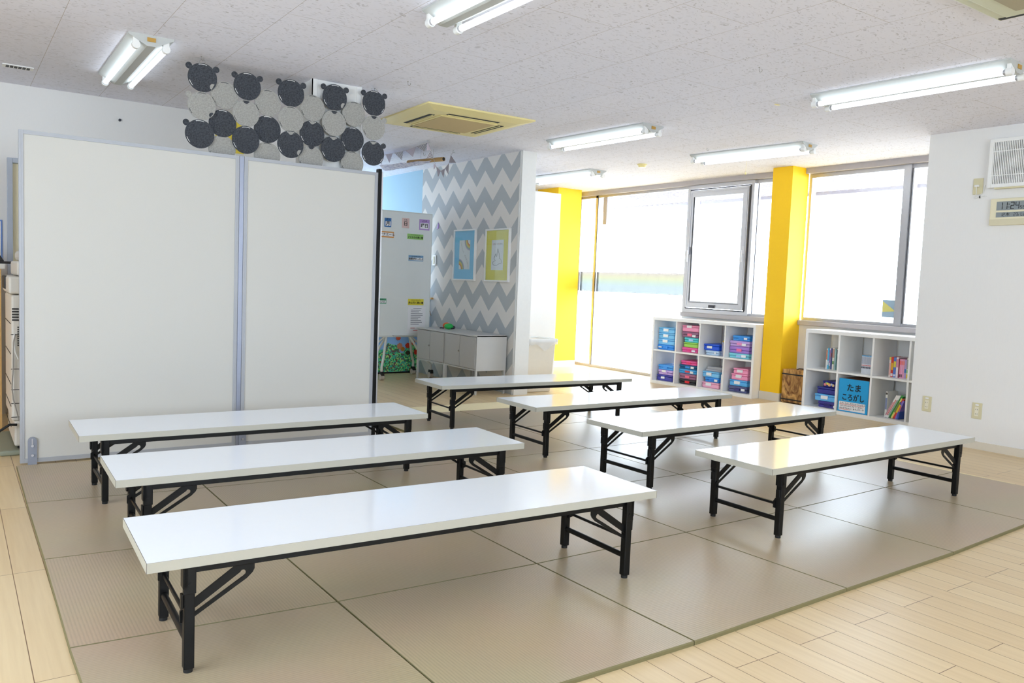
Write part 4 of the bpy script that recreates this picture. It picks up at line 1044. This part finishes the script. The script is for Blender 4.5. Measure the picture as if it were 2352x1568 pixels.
# the shelf front runs along its local x; depth is to the window side
def at(O, A, u, d, z):
    return (O.x + u * math.cos(A) - d * math.sin(A), O.y + u * math.sin(A) + d * math.cos(A), z)
BG = 'coloured plastic boxes stacked in the cube shelf'
def tool_box(O, A, u0, u1, z0, z1, d0, dep, col, label, lid=None, latch=None, sticker=None, style='case', skew=0, cat='box', group=BG, clear=False):
    uc = (u0 + u1) / 2; w_ = (u1 - u0) / 2; h = z1 - z0
    t = thing('storage_box', label, cat, at(O, A, uc, d0, z0), A + skew, group)
    c = clear_mat('clear_plastic_%s' % label[:12].replace(' ', '_'), col, .62) if clear else pm(col)
    hz = h * (.46 if style == 'case' else .70)
    MB().box(-w_ + .003, w_ - .003, .003, dep - .003, 0, hz - .0008).build('base', c, t, bevel=min(.010, h * .18), seg=3)
    lc = c if lid is None else pm(lid)
    MB().box(-w_, w_, 0, dep, hz + .0008, h - .001).build('lid', lc, t, bevel=min(.010, h * .18), seg=3)
    if latch is not None:
        m = MB().box(-.032, .032, -.006, .003, hz - h * .20, hz + h * .22); lab(m.build('handle', pm(latch), t, bevel=.003), 'coloured carrying handle') if latch != col else m.build('handle', pm(latch), t, bevel=.003)
    if sticker is not None:
        sx_, sz_, sw, sh = sticker
        MB().box(sx_ - sw, sx_ + sw, -.0075, .001, h * sz_ - sh, h * sz_ + sh).build('name_label', M_paper, t)
    return t
LB, BL, SKB, PK, HP, TL, LG, RB, LL, PU, AQ, NV, BK, MV, SL = (.47, .77, .96), (.20, .58, .92), (.25, .62, .94), (.97, .62, .77), (.93, .36, .64), (.30, .80, .84), (.62, .84, .36), (.10, .34, .86), (.78, .66, .90), (.66, .50, .84), (.52, .85, .90), (.26, .26, .66), (.14, .14, .16), (.72, .52, .66), (.34, .36, .54)
def stack(O, A, z_base, items):
    """items from the bottom up: (u0, u1, height, kwargs)"""
    z = z_base
    for u0, u1, h, kw in items:
        tool_box(O, A, u0, u1, z, z + h, kw.pop('d', .065), kw.pop('dep', .27), **kw); z += h
UP, LO = .4012, .0352
stack(O1, A1, UP, [(.033, .284, .058, dict(col=BL, latch=BL, label='mid blue box, bottom of the upper stack at the window corner', sticker=(-.08, .5, .022, .008))),
 (.036, .286, .070, dict(col=LB, style='drawer', label='light blue box with two labels, second up at the window corner', sticker=(-.01, .62, .036, .016))),
 (.037, .285, .067, dict(col=LB, style='drawer', label='light blue box, third up in the stack at the window corner', sticker=(-.005, .55, .036, .016))),
 (.036, .284, .066, dict(col=LB, style='drawer', label='light blue box, topmost of the stack at the window corner', sticker=(-.005, .55, .036, .016)))])
stack(O1, A1, UP, [(.401, .631, .058, dict(col=HP, latch=(.90, .22, .50), label='hot pink case at the bottom of the five-box upper stack', sticker=(.06, .35, .024, .010))),
 (.421, .630, .058, dict(col=LG, style='drawer', label='lime green patterned box in the five-box upper stack')),
 (.431, .633, .055, dict(col=TL, latch=(.66, .80, .95), label='teal case in the five-box upper stack')),
 (.388, .629, .066, dict(col=MV, latch=(.95, .42, .56), label='see-through mauve case with a pink handle under a pink box', sticker=(.065, .3, .024, .012), clear=True)),
 (.390, .630, .072, dict(col=PK, style='drawer', label='pink box topmost of the five-box upper stack', sticker=(-.01, .80, .034, .014)))])
stack(O1, A1, UP, [(.745, .925, .052, dict(col=(.76, .86, .95), label='pale blue printed case under the royal blue box', sticker=(.045, .5, .010, .012))),
 (.712, .925, .070, dict(col=RB, style='drawer', label='royal blue box with a white label in the half-empty upper cube', sticker=(-.02, .5, .034, .013)))])
tool_box(O1, A1, .878, .960, .5235, .567, .18, .16, (.90, .76, .12), 'yellow box lying on the royal blue box')
m = MB().box(0, .008, 0, .22, 0, .155).box(.012, .018, 0, .22, 0, .14)
o = m.build('clear_folder', clear_mat('clear_folder', (.9, .9, .96), .5)); o.location = at(O1, A1, .945, .09, UP); o.rotation_euler = (0, 0, A1); tag(o, 'clear plastic folders upright beside the royal blue box', 'folder')
stack(O1, A1, UP, [(1.060, 1.318, .054, dict(col=AQ, latch=(.66, .80, .95), label='aqua case at the bottom of the upper stack by the pillar', sticker=(.065, .5, .028, .014))),
 (1.062, 1.317, .072, dict(col=PU, latch=(.95, .45, .66), label='purple case with a pink handle, second up by the pillar')),
 (1.062, 1.317, .062, dict(col=LL, latch=(.93, .58, .80), label='lilac case with a white label in the upper stack by the pillar', sticker=(.06, .4, .026, .012))),
 (1.095, 1.316, .056, dict(col=SKB, latch=BL, label='blue case topmost of the upper stack by the pillar', sticker=(.06, .5, .020, .010)))])
stack(O1, A1, LO, [(.042, .284, .072, dict(col=NV, style='drawer', label='indigo box at the bottom of the lower stack at the window corner', sticker=(-.02, .52, .026, .012))),
 (.064, .289, .058, dict(col=LL, latch=(.74, .60, .88), label='lilac case between indigo and blue boxes in the lower cube', sticker=(-.02, .75, .03, .012))),
 (.060, .289, .060, dict(col=SKB, latch=BL, label='sky blue case topmost in the lower cube at the window corner'))])
m = MB().box(0, .085, 0, .12, 0, .014).box(.01, .08, .01, .11, .014, .03)
o = m.build('clear_case', clear_mat('clear_case', (.85, .8, .82), .5), bevel=.005); o.location = at(O1, A1, .195, .16, LO + .1905); o.rotation_euler = (0, 0, A1); tag(o, 'small clear case on the sky blue case in the lower cube', 'case')
stack(O1, A1, LO, [(.386, .632, .058, dict(col=BK, latch=(.90, .12, .18), label='black case with a red handle in the lower cubes')),
 (.386, .628, .064, dict(col=(.78, .54, .68), latch=(.96, .42, .55), label='mauve case with a pink handle on the black case', clear=True)),
 (.377, .628, .052, dict(col=(.25, .66, .90), latch=(.85, .25, .30), label='sky blue case with a red handle above the mauve case', sticker=(.065, .4, .022, .012))),
 (.380, .627, .048, dict(col=(.22, .50, .72), latch=BL, label='see-through dark blue case under the hot pink one', sticker=(.07, .5, .022, .012), clear=True)),
 (.400, .633, .050, dict(col=HP, latch=(.95, .25, .45), label='hot pink case topmost in the lower cubes'))])
stack(O1, A1, LO, [(.715, .950, .066, dict(col=(.97, .70, .80), style='drawer', label='pale pink box at the bottom of the stack topped by papers', sticker=(-.02, .60, .036, .015))),
 (.755, .945, .052, dict(col=BL, latch=(.16, .48, .86), label='mid blue case above the pale pink box', sticker=(.06, .5, .02, .012))),
 (.717, .945, .066, dict(col=LB, style='drawer', label='light blue box below the clear papers', sticker=(-.02, .55, .034, .016)))])
m = MB().box(0, .20, 0, .24, 0, .022).box(.01, .20, .01, .23, .022, .05)
o = m.build('paper_wallets', clear_mat('clear_wallet', (.86, .87, .9), .6), bevel=.004); o.location = at(O1, A1, .745, .09, LO + .185); o.rotation_euler = (0, 0, A1 + .03); tag(o, 'clear plastic wallets of paper on the light blue box', 'wallet')
m = MB().box(0, .014, 0, .22, 0, .165)
o = m.build('white_folder', M_paper); o.location = at(O1, A1, .962, .08, LO); o.rotation_euler = (0, 0, A1); tag(o, 'white folder upright beside the pale pink box', 'folder')
stack(O1, A1, LO, [(1.073, 1.315, .068, dict(col=SL, latch=(.22, .22, .48), label='slate case with a dark handle at the bottom by the pillar', sticker=(.075, .5, .022, .012))),
 (1.085, 1.316, .066, dict(col=(.36, .72, .96), style='drawer', label='sky blue box with a label under two pink boxes', sticker=(-.01, .55, .036, .016))),
 (1.104, 1.318, .066, dict(col=PK, style='drawer', label='pink box under another pink box by the pillar', sticker=(-.005, .6, .036, .015))),
 (1.127, 1.320, .062, dict(col=PK, style='drawer', label='pink box topmost of the lower stack by the pillar', sticker=(-.005, .5, .034, .014)))])

# ------------------------------------------------------------------ second shelf contents
def book(u, w_, h, dep, d0, zb, col, label, bands=(), lean=0, group='picture books in the cube shelf', page=True):
    """a book standing spine out; bands = ((z0, z1, colour), ...) on the spine as fractions of the height"""
    t = thing('book', label, 'book', at(O2, A2, u, d0, zb), A2, group)
    par = t
    mb = MB(); mb.box(0, w_, 0, .002, 0, h); mb.box(0, .0018, .002, dep, 0, h); mb.box(w_ - .0018, w_, .002, dep, 0, h)
    cv = mb.build('cover', pm(col), t)
    pg = MB().box(.0018, w_ - .0018, .002, dep - .004, .004, h - .004).build('pages', M_paper, t)
    objs = [cv, pg]
    for z0, z1, c in bands:
        objs.append(lab(MB().box(.0012, w_ - .0012, -.0006, .0002, h * z0, h * z1).build('spine_print', pm(c), t), 'coloured print on the spine'))
    if lean: t.rotation_euler = (0, lean, A2)
    return t
UB, LB_ = .4012, .0352
r0 = [(.150, .013, .196, (.93, .92, .90), ((.45, .95, (.86, .50, .36)),), 'white book with orange lettering, first of six beside the teal sheet'),
      (.166, .015, .205, (.36, .72, .88), ((.2, .4, (.86, .90, .92)),), 'sky blue book among the six beside the teal sheet'),
      (.185, .011, .206, (.90, .88, .93), ((.3, .9, (.62, .42, .68)), (.02, .15, (.2, .5, .35))), 'white book with purple print among the six books'),
      (.199, .013, .200, (.32, .36, .58), ((.6, .8, (.5, .25, .3)),), 'dark blue book among the six books'),
      (.217, .020, .208, (.94, .92, .88), ((.55, .95, (.80, .62, .55)), (.25, .40, (.40, .58, .38))), 'thick white book among the six books'),
      (.242, .012, .200, (.62, .78, .78), (), 'pale teal book among the six books')]
for u, w_, h, c, b, lb in r0: book(u, w_, h, .15, .13, UB, c, lb, b)
book(.283, .018, .205, .15, .13, UB, (.90, .88, .88), 'leaning white and red book beside the teal sheet', ((.05, .2, (.72, .2, .2)), (.4, .55, (.80, .16, .2)), (.75, .95, (.25, .22, .3))), lean=-.10)
m = MB().box(0, .05, 0, .004, 0, .255); o = m.build('teal_sheet', pm((.42, .74, .76))); o.location = at(O2, A2, .297, .30, UB); o.rotation_euler = (0, 0, A2); tag(o, 'teal card standing behind the books', 'card')
for k in range(11):
    t = book(.522 + k * .0148, .0138, .170, .11, .13, UB, (.86, .87, .90), 'white volume with blue head in the matching row of comics', ((.93, 1.0, (.32, .66, .86)), (.42, .47, (.85, .45, .45)), (.28, .38, (.35, .35, .40)), (.52, .90, (.68, .70, .76))), group='matching comic volumes')
    tag(t, 'white volume with blue head in the matching row of comics', 'book', 'matching comic volumes')
r2 = [(.795, .016, .178, (.94, .88, .86), ((.86, 1.0, (.92, .86, .30)), (.1, .7, (.90, .70, .66))), 'white book with a yellow head, first in the crowded upper cube'),
      (.813, .021, .182, (.84, .26, .20), ((.35, .7, (.92, .68, .2)), (.05, .18, (.95, .9, .9))), 'red book with yellow print in the crowded upper cube'),
      (.836, .023, .180, (.36, .50, .80), ((.5, .8, (.85, .8, .3)), (.05, .15, (.9, .9, .95))), 'blue book in the crowded upper cube'),
      (.861, .020, .184, (.95, .88, .90), ((.5, .9, (.86, .55, .62)),), 'white book with pink print in the crowded upper cube'),
      (.882, .009, .172, (.52, .16, .24), (), 'thin maroon book in the crowded upper cube'),
      (.893, .014, .170, (.92, .62, .74), ((.70, .9, (.94, .45, .45)), (.05, .2, (.4, .3, .35))), 'pink comic beside the maroon book'),
      (.908, .014, .170, (.93, .66, .78), ((.70, .9, (.94, .50, .48)), (.05, .2, (.5, .35, .4))), 'pink comic in the middle of three'),
      (.923, .014, .170, (.92, .64, .75), ((.70, .9, (.95, .55, .50)),), 'pink comic beside the mauve book'),
      (.938, .018, .168, (.72, .62, .78), ((.3, .5, (.25, .50, .72)),), 'mauve book with a blue patch in the crowded upper cube'),
      (.958, .026, .185, (.93, .93, .88), ((.02, .22, (.93, .80, .16)), (.26, .42, (.62, .80, .50)), (.45, .92, (.66, .68, .66))), 'white book with a yellow foot in the crowded upper cube'),
      (.986, .018, .198, (.80, .74, .52), ((.5, .8, (.45, .40, .3)),), 'beige book at the end of the crowded upper cube')]
for u, w_, h, c, b, lb in r2: book(u, w_, h, .15, .12, UB, c, lb, b)
book(.795, .019, .232, .17, .10, LB_, (.92, .92, .90), 'tall white book upright with a flower on its cover', ((.88, .96, (.3, .3, .3)), (.3, .75, (.52, .56, .70))))
ln = [((.93, .92, .92), ((.1, .7, (.80, .55, .60)),), 'white book leaning furthest from the shelf side'), ((.94, .93, .92), ((.1, .8, (.86, .5, .5)),), 'white book leaning second in the slanted row'), ((.92, .93, .92), ((.1, .8, (.55, .65, .60)),), 'white book leaning beside the green book'),
      ((.16, .60, .26), (), 'green book leaning in the lower cube'), ((.90, .84, .48), ((.3, .8, (.5, .5, .3)),), 'yellow book leaning beside the green book'), ((.82, .22, .18), ((.3, .7, (.93, .78, .2)),), 'red book leaning in the lower cube'),
      ((.52, .44, .76), ((.4, .7, (.8, .4, .4)),), 'purple book leaning in the lower cube'), ((.22, .34, .66), (), 'blue book leaning at the shelf side')]
uu = .808
for k, (c, b, lb) in enumerate(ln):
    w_ = (.012, .012, .012, .020, .016, .018, .016, .014)[k]; h = (.235, .235, .235, .232, .205, .20, .18, .16)[k]
    ang = (.46, .46, .46, .45, .42, .40, .34, .12)[k]
    t = book(uu, w_, h, .16, .07 + (0 if k != 3 else .012), LB_ + w_ * math.sin(ang) + .001, c, lb, b, lean=ang)
    uu += w_ / math.cos(ang) + .0006
# board games and boxes
tool_box(O2, A2, .138, .342, LO, .096, .06, .28, (.28, .25, .58), 'dark violet case under the light blue box', latch=(.20, .18, .46), sticker=(.085, .35, .014, .010), group='boxes in the lower cube by the wooden box')
tool_box(O2, A2, .103, .346, .0965, .164, .05, .29, (.40, .72, .95), 'light blue box with a torn white label, third from the top', style='drawer', sticker=(-.01, .55, .036, .016), group='boxes in the lower cube by the wooden box')
tool_box(O2, A2, .120, .346, .1645, .232, .055, .29, (.20, .22, .56), 'deep blue game box below the decorated one', style='drawer', group='boxes in the lower cube by the wooden box')
t = tool_box(O2, A2, .172, .346, .2325, .294, .065, .25, (.16, .18, .54), 'deep blue game box with a colourful picture, topmost', style='drawer', group='boxes in the lower cube by the wooden box')
for x, z, r, c in ((-.055, .026, .014, (.85, .5, .5)), (-.03, .034, .012, (.90, .82, .35)), (-.01, .026, .015, (.92, .72, .5)), (.012, .032, .011, (.75, .8, .9)), (.03, .024, .012, (.85, .75, .55)), (-.045, .042, .008, (.5, .8, .6))):
    m = MB().tube((x, -.0035, z), (x, .001, z), r, 12); lab(m.build('picture_dot', pm(c), t), 'colour patch of the picture')
# big blue box
t = thing('marble_run_box', 'big bright blue box with handwritten label in the lower cube', 'box', at(O2, A2, .530, .018, LO), A2)
BX = (.11, .62, .86)
MB().box(-.150, .150, .006, .34, 0, .308).build('carton', mat('brown_card', (.62, .42, .26), .8), t)
MB().box(-.151, .148, -.001, .005, .002, .310).build('front_cover', pm(BX), t)
m = MB()
for x in (-.05, .045): m.box(x, x + .0015, -.0016, -.001, .01, .305)
m.build('tape_seams', pm((.22, .68, .88)), t)
text('lettering', 'たま', M_txt, t, .075, (.005, -.0022, .225), FACE_S, .0004, bold=.0015)
text('lettering', 'ころがし', M_txt, t, .068, (.0, -.0022, .135), FACE_S, .0004, bold=.0015, sx=.85)
n_ = MB().box(-.138, .125, -.0022, -.001, .012, .094).build('note', M_paper, t)
for k, (z, b_, u_) in enumerate(((.080, .105, .112), (.055, .035, None), (.033, -.03, -.02))):
    text('lettering', ('たまころがしのやりかたをよむ人', 'つかったらかたづけてください', 'みんなでなかよくあそぶ')[k], M_txt, n_, .017, (-.13, -.003, z), FACE_S, .0003, 'LEFT', .0002)
    if u_ is not None: lab(MB().box(-.132, u_, -.0034, -.0024, z - .0125, z - .0095).build('underline', M_red, n_), 'red underline')
text('lettering', 'ルール', M_txt, n_, .019, (.088, -.003, .038), FACE_S, .0003, bold=.0004)

# wooden box with black straps between pillar and shelf
t = thing('wooden_box', 'plywood box with dark burnt pattern and black straps beside the pillar', 'box', (7.06, 4.962, 0), 0)
MB().box(-.08, .08, -.16, .165, .012, .345).build('body', plywood_mat(), t, bevel=.003)
MB().box(-.083, .083, -.163, .168, .292, .304).build('strap', M_txt, t); MB().box(-.083, .083, -.163, .168, .035, .047).build('strap', M_txt, t)
for yy in (-.15, .15): MB().box(-.07, .07, yy - .01, yy + .01, 0, .012).build('foot', M_oak, t)
MB().path([(0, -.05, .345), (0, -.03, .358), (0, .03, .358), (0, .05, .345)], .005, 8).build('handle', M_txt, t)

# ================================================================== RIGHT WALL FITTINGS
XR = 6.34
def outlet(label, y, z):
    t = thing('wall_outlet', label, 'outlet', (XR, y, z), 0, 'beige wall outlets')
    MB().box(-.008, 0, -.036, .036, -.061, .061).build('plate', M_beige, t, bevel=.004)
    MB().box(-.011, -.008, -.014, .014, -.040, .030).build('socket_block', mat('ivory_plastic', (.90, .88, .80), .4), t, bevel=.001)
    m = MB()
    for zz in (-.024, .010):
        for yy in (-.006, .006): m.box(-.0117, -.011, yy - .0012, yy + .0012, zz - .004, zz + .005)
    m.build('slots', M_copd, t)
    MB().box(-.0095, -.008, -.012, .012, .040, .050).build('name_label', M_paper, t)
    return t
o1 = outlet('beige double outlet low on the white wall, beside the cube shelf', 3.295, .286)
dup(o1, (XR, 2.915, .288), 0, 'beige double outlet low on the white wall, farther from the cube shelf')
t = thing('plug_outlet', 'beige switch plate with a white plug below the fan', 'outlet', (XR, 3.037, 1.970))
MB().box(-.008, 0, -.036, .036, -.060, .060).build('plate', M_beige, t, bevel=.004)
MB().box(-.028, -.008, -.014, .018, -.005, .009).build('plug', M_wht, t, bevel=.003)
m = MB().path([(-.020, .004, -.005), (-.018, .003, -.055), (-.014, .012, -.072), (-.012, .022, -.080), (-.012, .010, -.088), (-.014, -.02, -.078), (-.014, -.055, -.072), (-.012, -.070, -.080), (-.012, -.05, -.086), (-.014, -.015, -.082), (-.014, .012, -.092), (-.012, -.01, -.076), (-.012, -.045, -.05), (-.010, -.052, .005)], .0022, 6)
m.build('cord', M_wht, t); MB().box(-.018, -.010, -.026, -.020, -.090, -.072).build('cord_tie', M_dark, t)
t = thing('wall_fan', 'square white ventilation fan with slatted grille high on the white wall', 'fan', (XR, 2.775, 2.125))
hw = .182
m = MB(); frame_rect(m, -hw, hw, -.178, .178, .027, -.045, -.030); m.box(-.030, 0, -hw, -hw + .006, -.178, .178); m.box(-.030, 0, hw - .006, hw, -.178, .178); m.box(-.030, 0, -hw, hw, .172, .178); m.box(-.030, 0, -hw, hw, -.178, -.172)
m.build('frame', M_wht, t, bevel=.004)
MB().box(-.004, 0, -hw + .008, hw - .008, -.170, .170).build('housing', mat('recess_shade_paint', (.36, .35, .33), .8), t)  # backing plate coloured dark for the recess shade behind the grille
m = MB().tube((-.022, 0, 0), (-.006, 0, 0), .042, 24); m.build('hub', mat('grey_hub', (.82, .81, .78), .6), t)
for k in range(5):
    a = k * 2 * PI / 5 + .3; m = MB(); pts = []
    for q in range(7): pts.append((.13 * math.cos(a - .42 + .84 * q / 6), .13 * math.sin(a - .42 + .84 * q / 6)))
    pts += [(.04 * math.cos(a + .3), .04 * math.sin(a + .3)), (.04 * math.cos(a - .3), .04 * math.sin(a - .3))]
    m.prism(pts, 0, -.012, -.009); m.build('fan_blade', mat('grey_blade', (.30, .29, .28), .7), t)
m = MB()
for k in range(26): y = -.150 + k * .012; m.box(-.042, -.034, y - .0034, y + .0034, -.152, .152)
for z in (-.09, .085): m.box(-.043, -.033, -.155, .155, z - .003, z + .003)
m.build('grille', M_wht, t)
MB().box(-.040, -.004, -hw + .05, hw - .05, -.188, -.178).build('pull_bar', M_beige, t)
t = thing('digital_clock', 'cream digital clock showing the time on the white wall under the fan', 'clock', (XR, 2.775, 1.770))
MB().box(-.028, 0, -.155, .155, -.098, .098).build('case', mat('cream_case', (.90, .87, .75), .45), t, bevel=.008)
MB().box(-.029, -.02, -.155, .155, -.098, -.052).build('lower_band', mat('beige_band', (.84, .81, .69), .5), t, bevel=.004)
MB().box(-.0295, -.027, -.108, .108, .010, .074).build('main_display', M_lcd, t)
MB().box(-.0295, -.027, -.108, .108, -.040, -.004).build('lower_display', M_lcd, t)
SEG = {'0': 'abcdef', '1': 'bc', '2': 'abged', '3': 'abgcd', '4': 'fgbc', '5': 'afgcd', '6': 'afgedc', '7': 'abc', '8': 'abcdefg', '9': 'abfgcd', 'L': 'fed', 'o': 'gecd', 'i': 'e', '-': 'g'}
def seven(m, chars, y0, z0, w_, h, gap, th, X=-.0300):
    """seven segment characters, reading towards -y"""
    y = y0
    for ch in chars:
        if ch == ':':
            for zz in (h * .3, h * .7): m.box(X, X + .0006, y - th * 1.2, y, z0 + zz - th / 2, z0 + zz + th / 2)
            y -= th * 1.2 + gap; continue
        if ch == ' ': y -= w_ * .7; continue
        for s_ in SEG[ch]:
            L_, R_ = y, y - w_; q = th * .25
            b = {'a': (L_ - q, R_ + q, h - th, h), 'd': (L_ - q, R_ + q, 0, th), 'g': (L_ - q, R_ + q, h / 2 - th / 2, h / 2 + th / 2), 'f': (L_, L_ - th, h / 2 + q, h - q), 'e': (L_, L_ - th, q, h / 2 - q), 'b': (R_ + th, R_, h / 2 + q, h - q), 'c': (R_ + th, R_, q, h / 2 - q)}[s_]
            m.box(X, X + .0006, min(b[0], b[1]), max(b[0], b[1]), z0 + b[2], z0 + b[3])
        y -= w_ + gap
    return y
m = MB(); seven(m, '11:24', .092, .016, .026, .052, .007, .0052); seven(m, '55', -.052, .016, .014, .022, .004, .003)
m.build('time_digits', M_txt, t)
m = MB(); seven(m, '12', .078, -.034, .013, .025, .004, .0028); seven(m, '23iLo', -.012, -.034, .012, .023, .004, .0026)
m.build('date_digits', M_txt, t)
text('weekday_sign', '木', M_txt, t, .028, (-.0302, .028, -.022), FACE_W, .0003, bold=.0003)

# ================================================================== LIGHT
wd = bpy.data.worlds.new('overcast_sky'); SC.world = wd; wd.use_nodes = True
bg = wd.node_tree.nodes['Background']; bg.inputs['Color'].default_value = (.77, .865, 1.0, 1); bg.inputs['Strength'].default_value = SKY
def portal(name, loc, rot, sx, sy):
    L = bpy.data.lights.new(name, 'AREA'); L.shape = 'RECTANGLE'; L.size = sx; L.size_y = sy; L.cycles.is_portal = True
    o = bpy.data.objects.new(name, L); COL.objects.link(o); o.location = loc; o.rotation_euler = rot
# sampling portals in the window openings (they give no light of their own)
portal('portal_tall_window', (XW + .125, 7.83, 1.19), (0, math.radians(90), 0), 2.3, 2.06)
portal('portal_sash_window', (XW + .125, 6.1, 1.6), (0, math.radians(90), 0), 1.5, 1.4)
portal('portal_wide_window', (XW + .125, 4.3, 1.6), (0, math.radians(90), 0), 1.5, 1.72)
portal('portal_front', (1.8, -3.12, 1.48), (math.radians(90), 0, 0), 4.0, 1.35)
portal('portal_copier_side', (-3.12, 1.4, 1.48), (0, math.radians(-90), 0), 1.35, 4.0)
portal('portal_corridor', (3.65, 11.02, 1.4), (math.radians(-90), 0, 0), 1.3, 1.4)

# ================================================================== CAMERA
yaw, pit, rol = (math.radians(v) for v in (34.967, 4.152, 2.260))
F = Vector((math.sin(yaw) * math.cos(pit), math.cos(yaw) * math.cos(pit), -math.sin(pit)))
rt = Vector((math.cos(yaw), -math.sin(yaw), 0)); up = rt.cross(F)
R_ = math.cos(rol) * rt + math.sin(rol) * up; U_ = -math.sin(rol) * rt + math.cos(rol) * up
cam = bpy.data.cameras.new('camera'); cam.sensor_width = 36; cam.sensor_fit = 'HORIZONTAL'; cam.lens = 1848 / 2352 * 36
cam.clip_start = .02
co = bpy.data.objects.new('camera', cam); COL.objects.link(co)
M = Matrix((R_, U_, -F)).transposed().to_4x4(); M.translation = Vector((0, 0, 1.1098)); co.matrix_world = M
SC.camera = co

SC.view_settings.view_transform = 'Standard'; SC.view_settings.look = 'None'; SC.view_settings.gamma = 1.0; SC.view_settings.use_curve_mapping = False
SC.view_settings.exposure = EXPO
SC.cycles.use_denoising = True
SC.cycles.max_bounces = 10; SC.cycles.diffuse_bounces = 6; SC.cycles.glossy_bounces = 4; SC.cycles.transparent_max_bounces = 16
SC.cycles.sample_clamp_indirect = 8
SC.cycles.caustics_reflective = False; SC.cycles.caustics_refractive = False
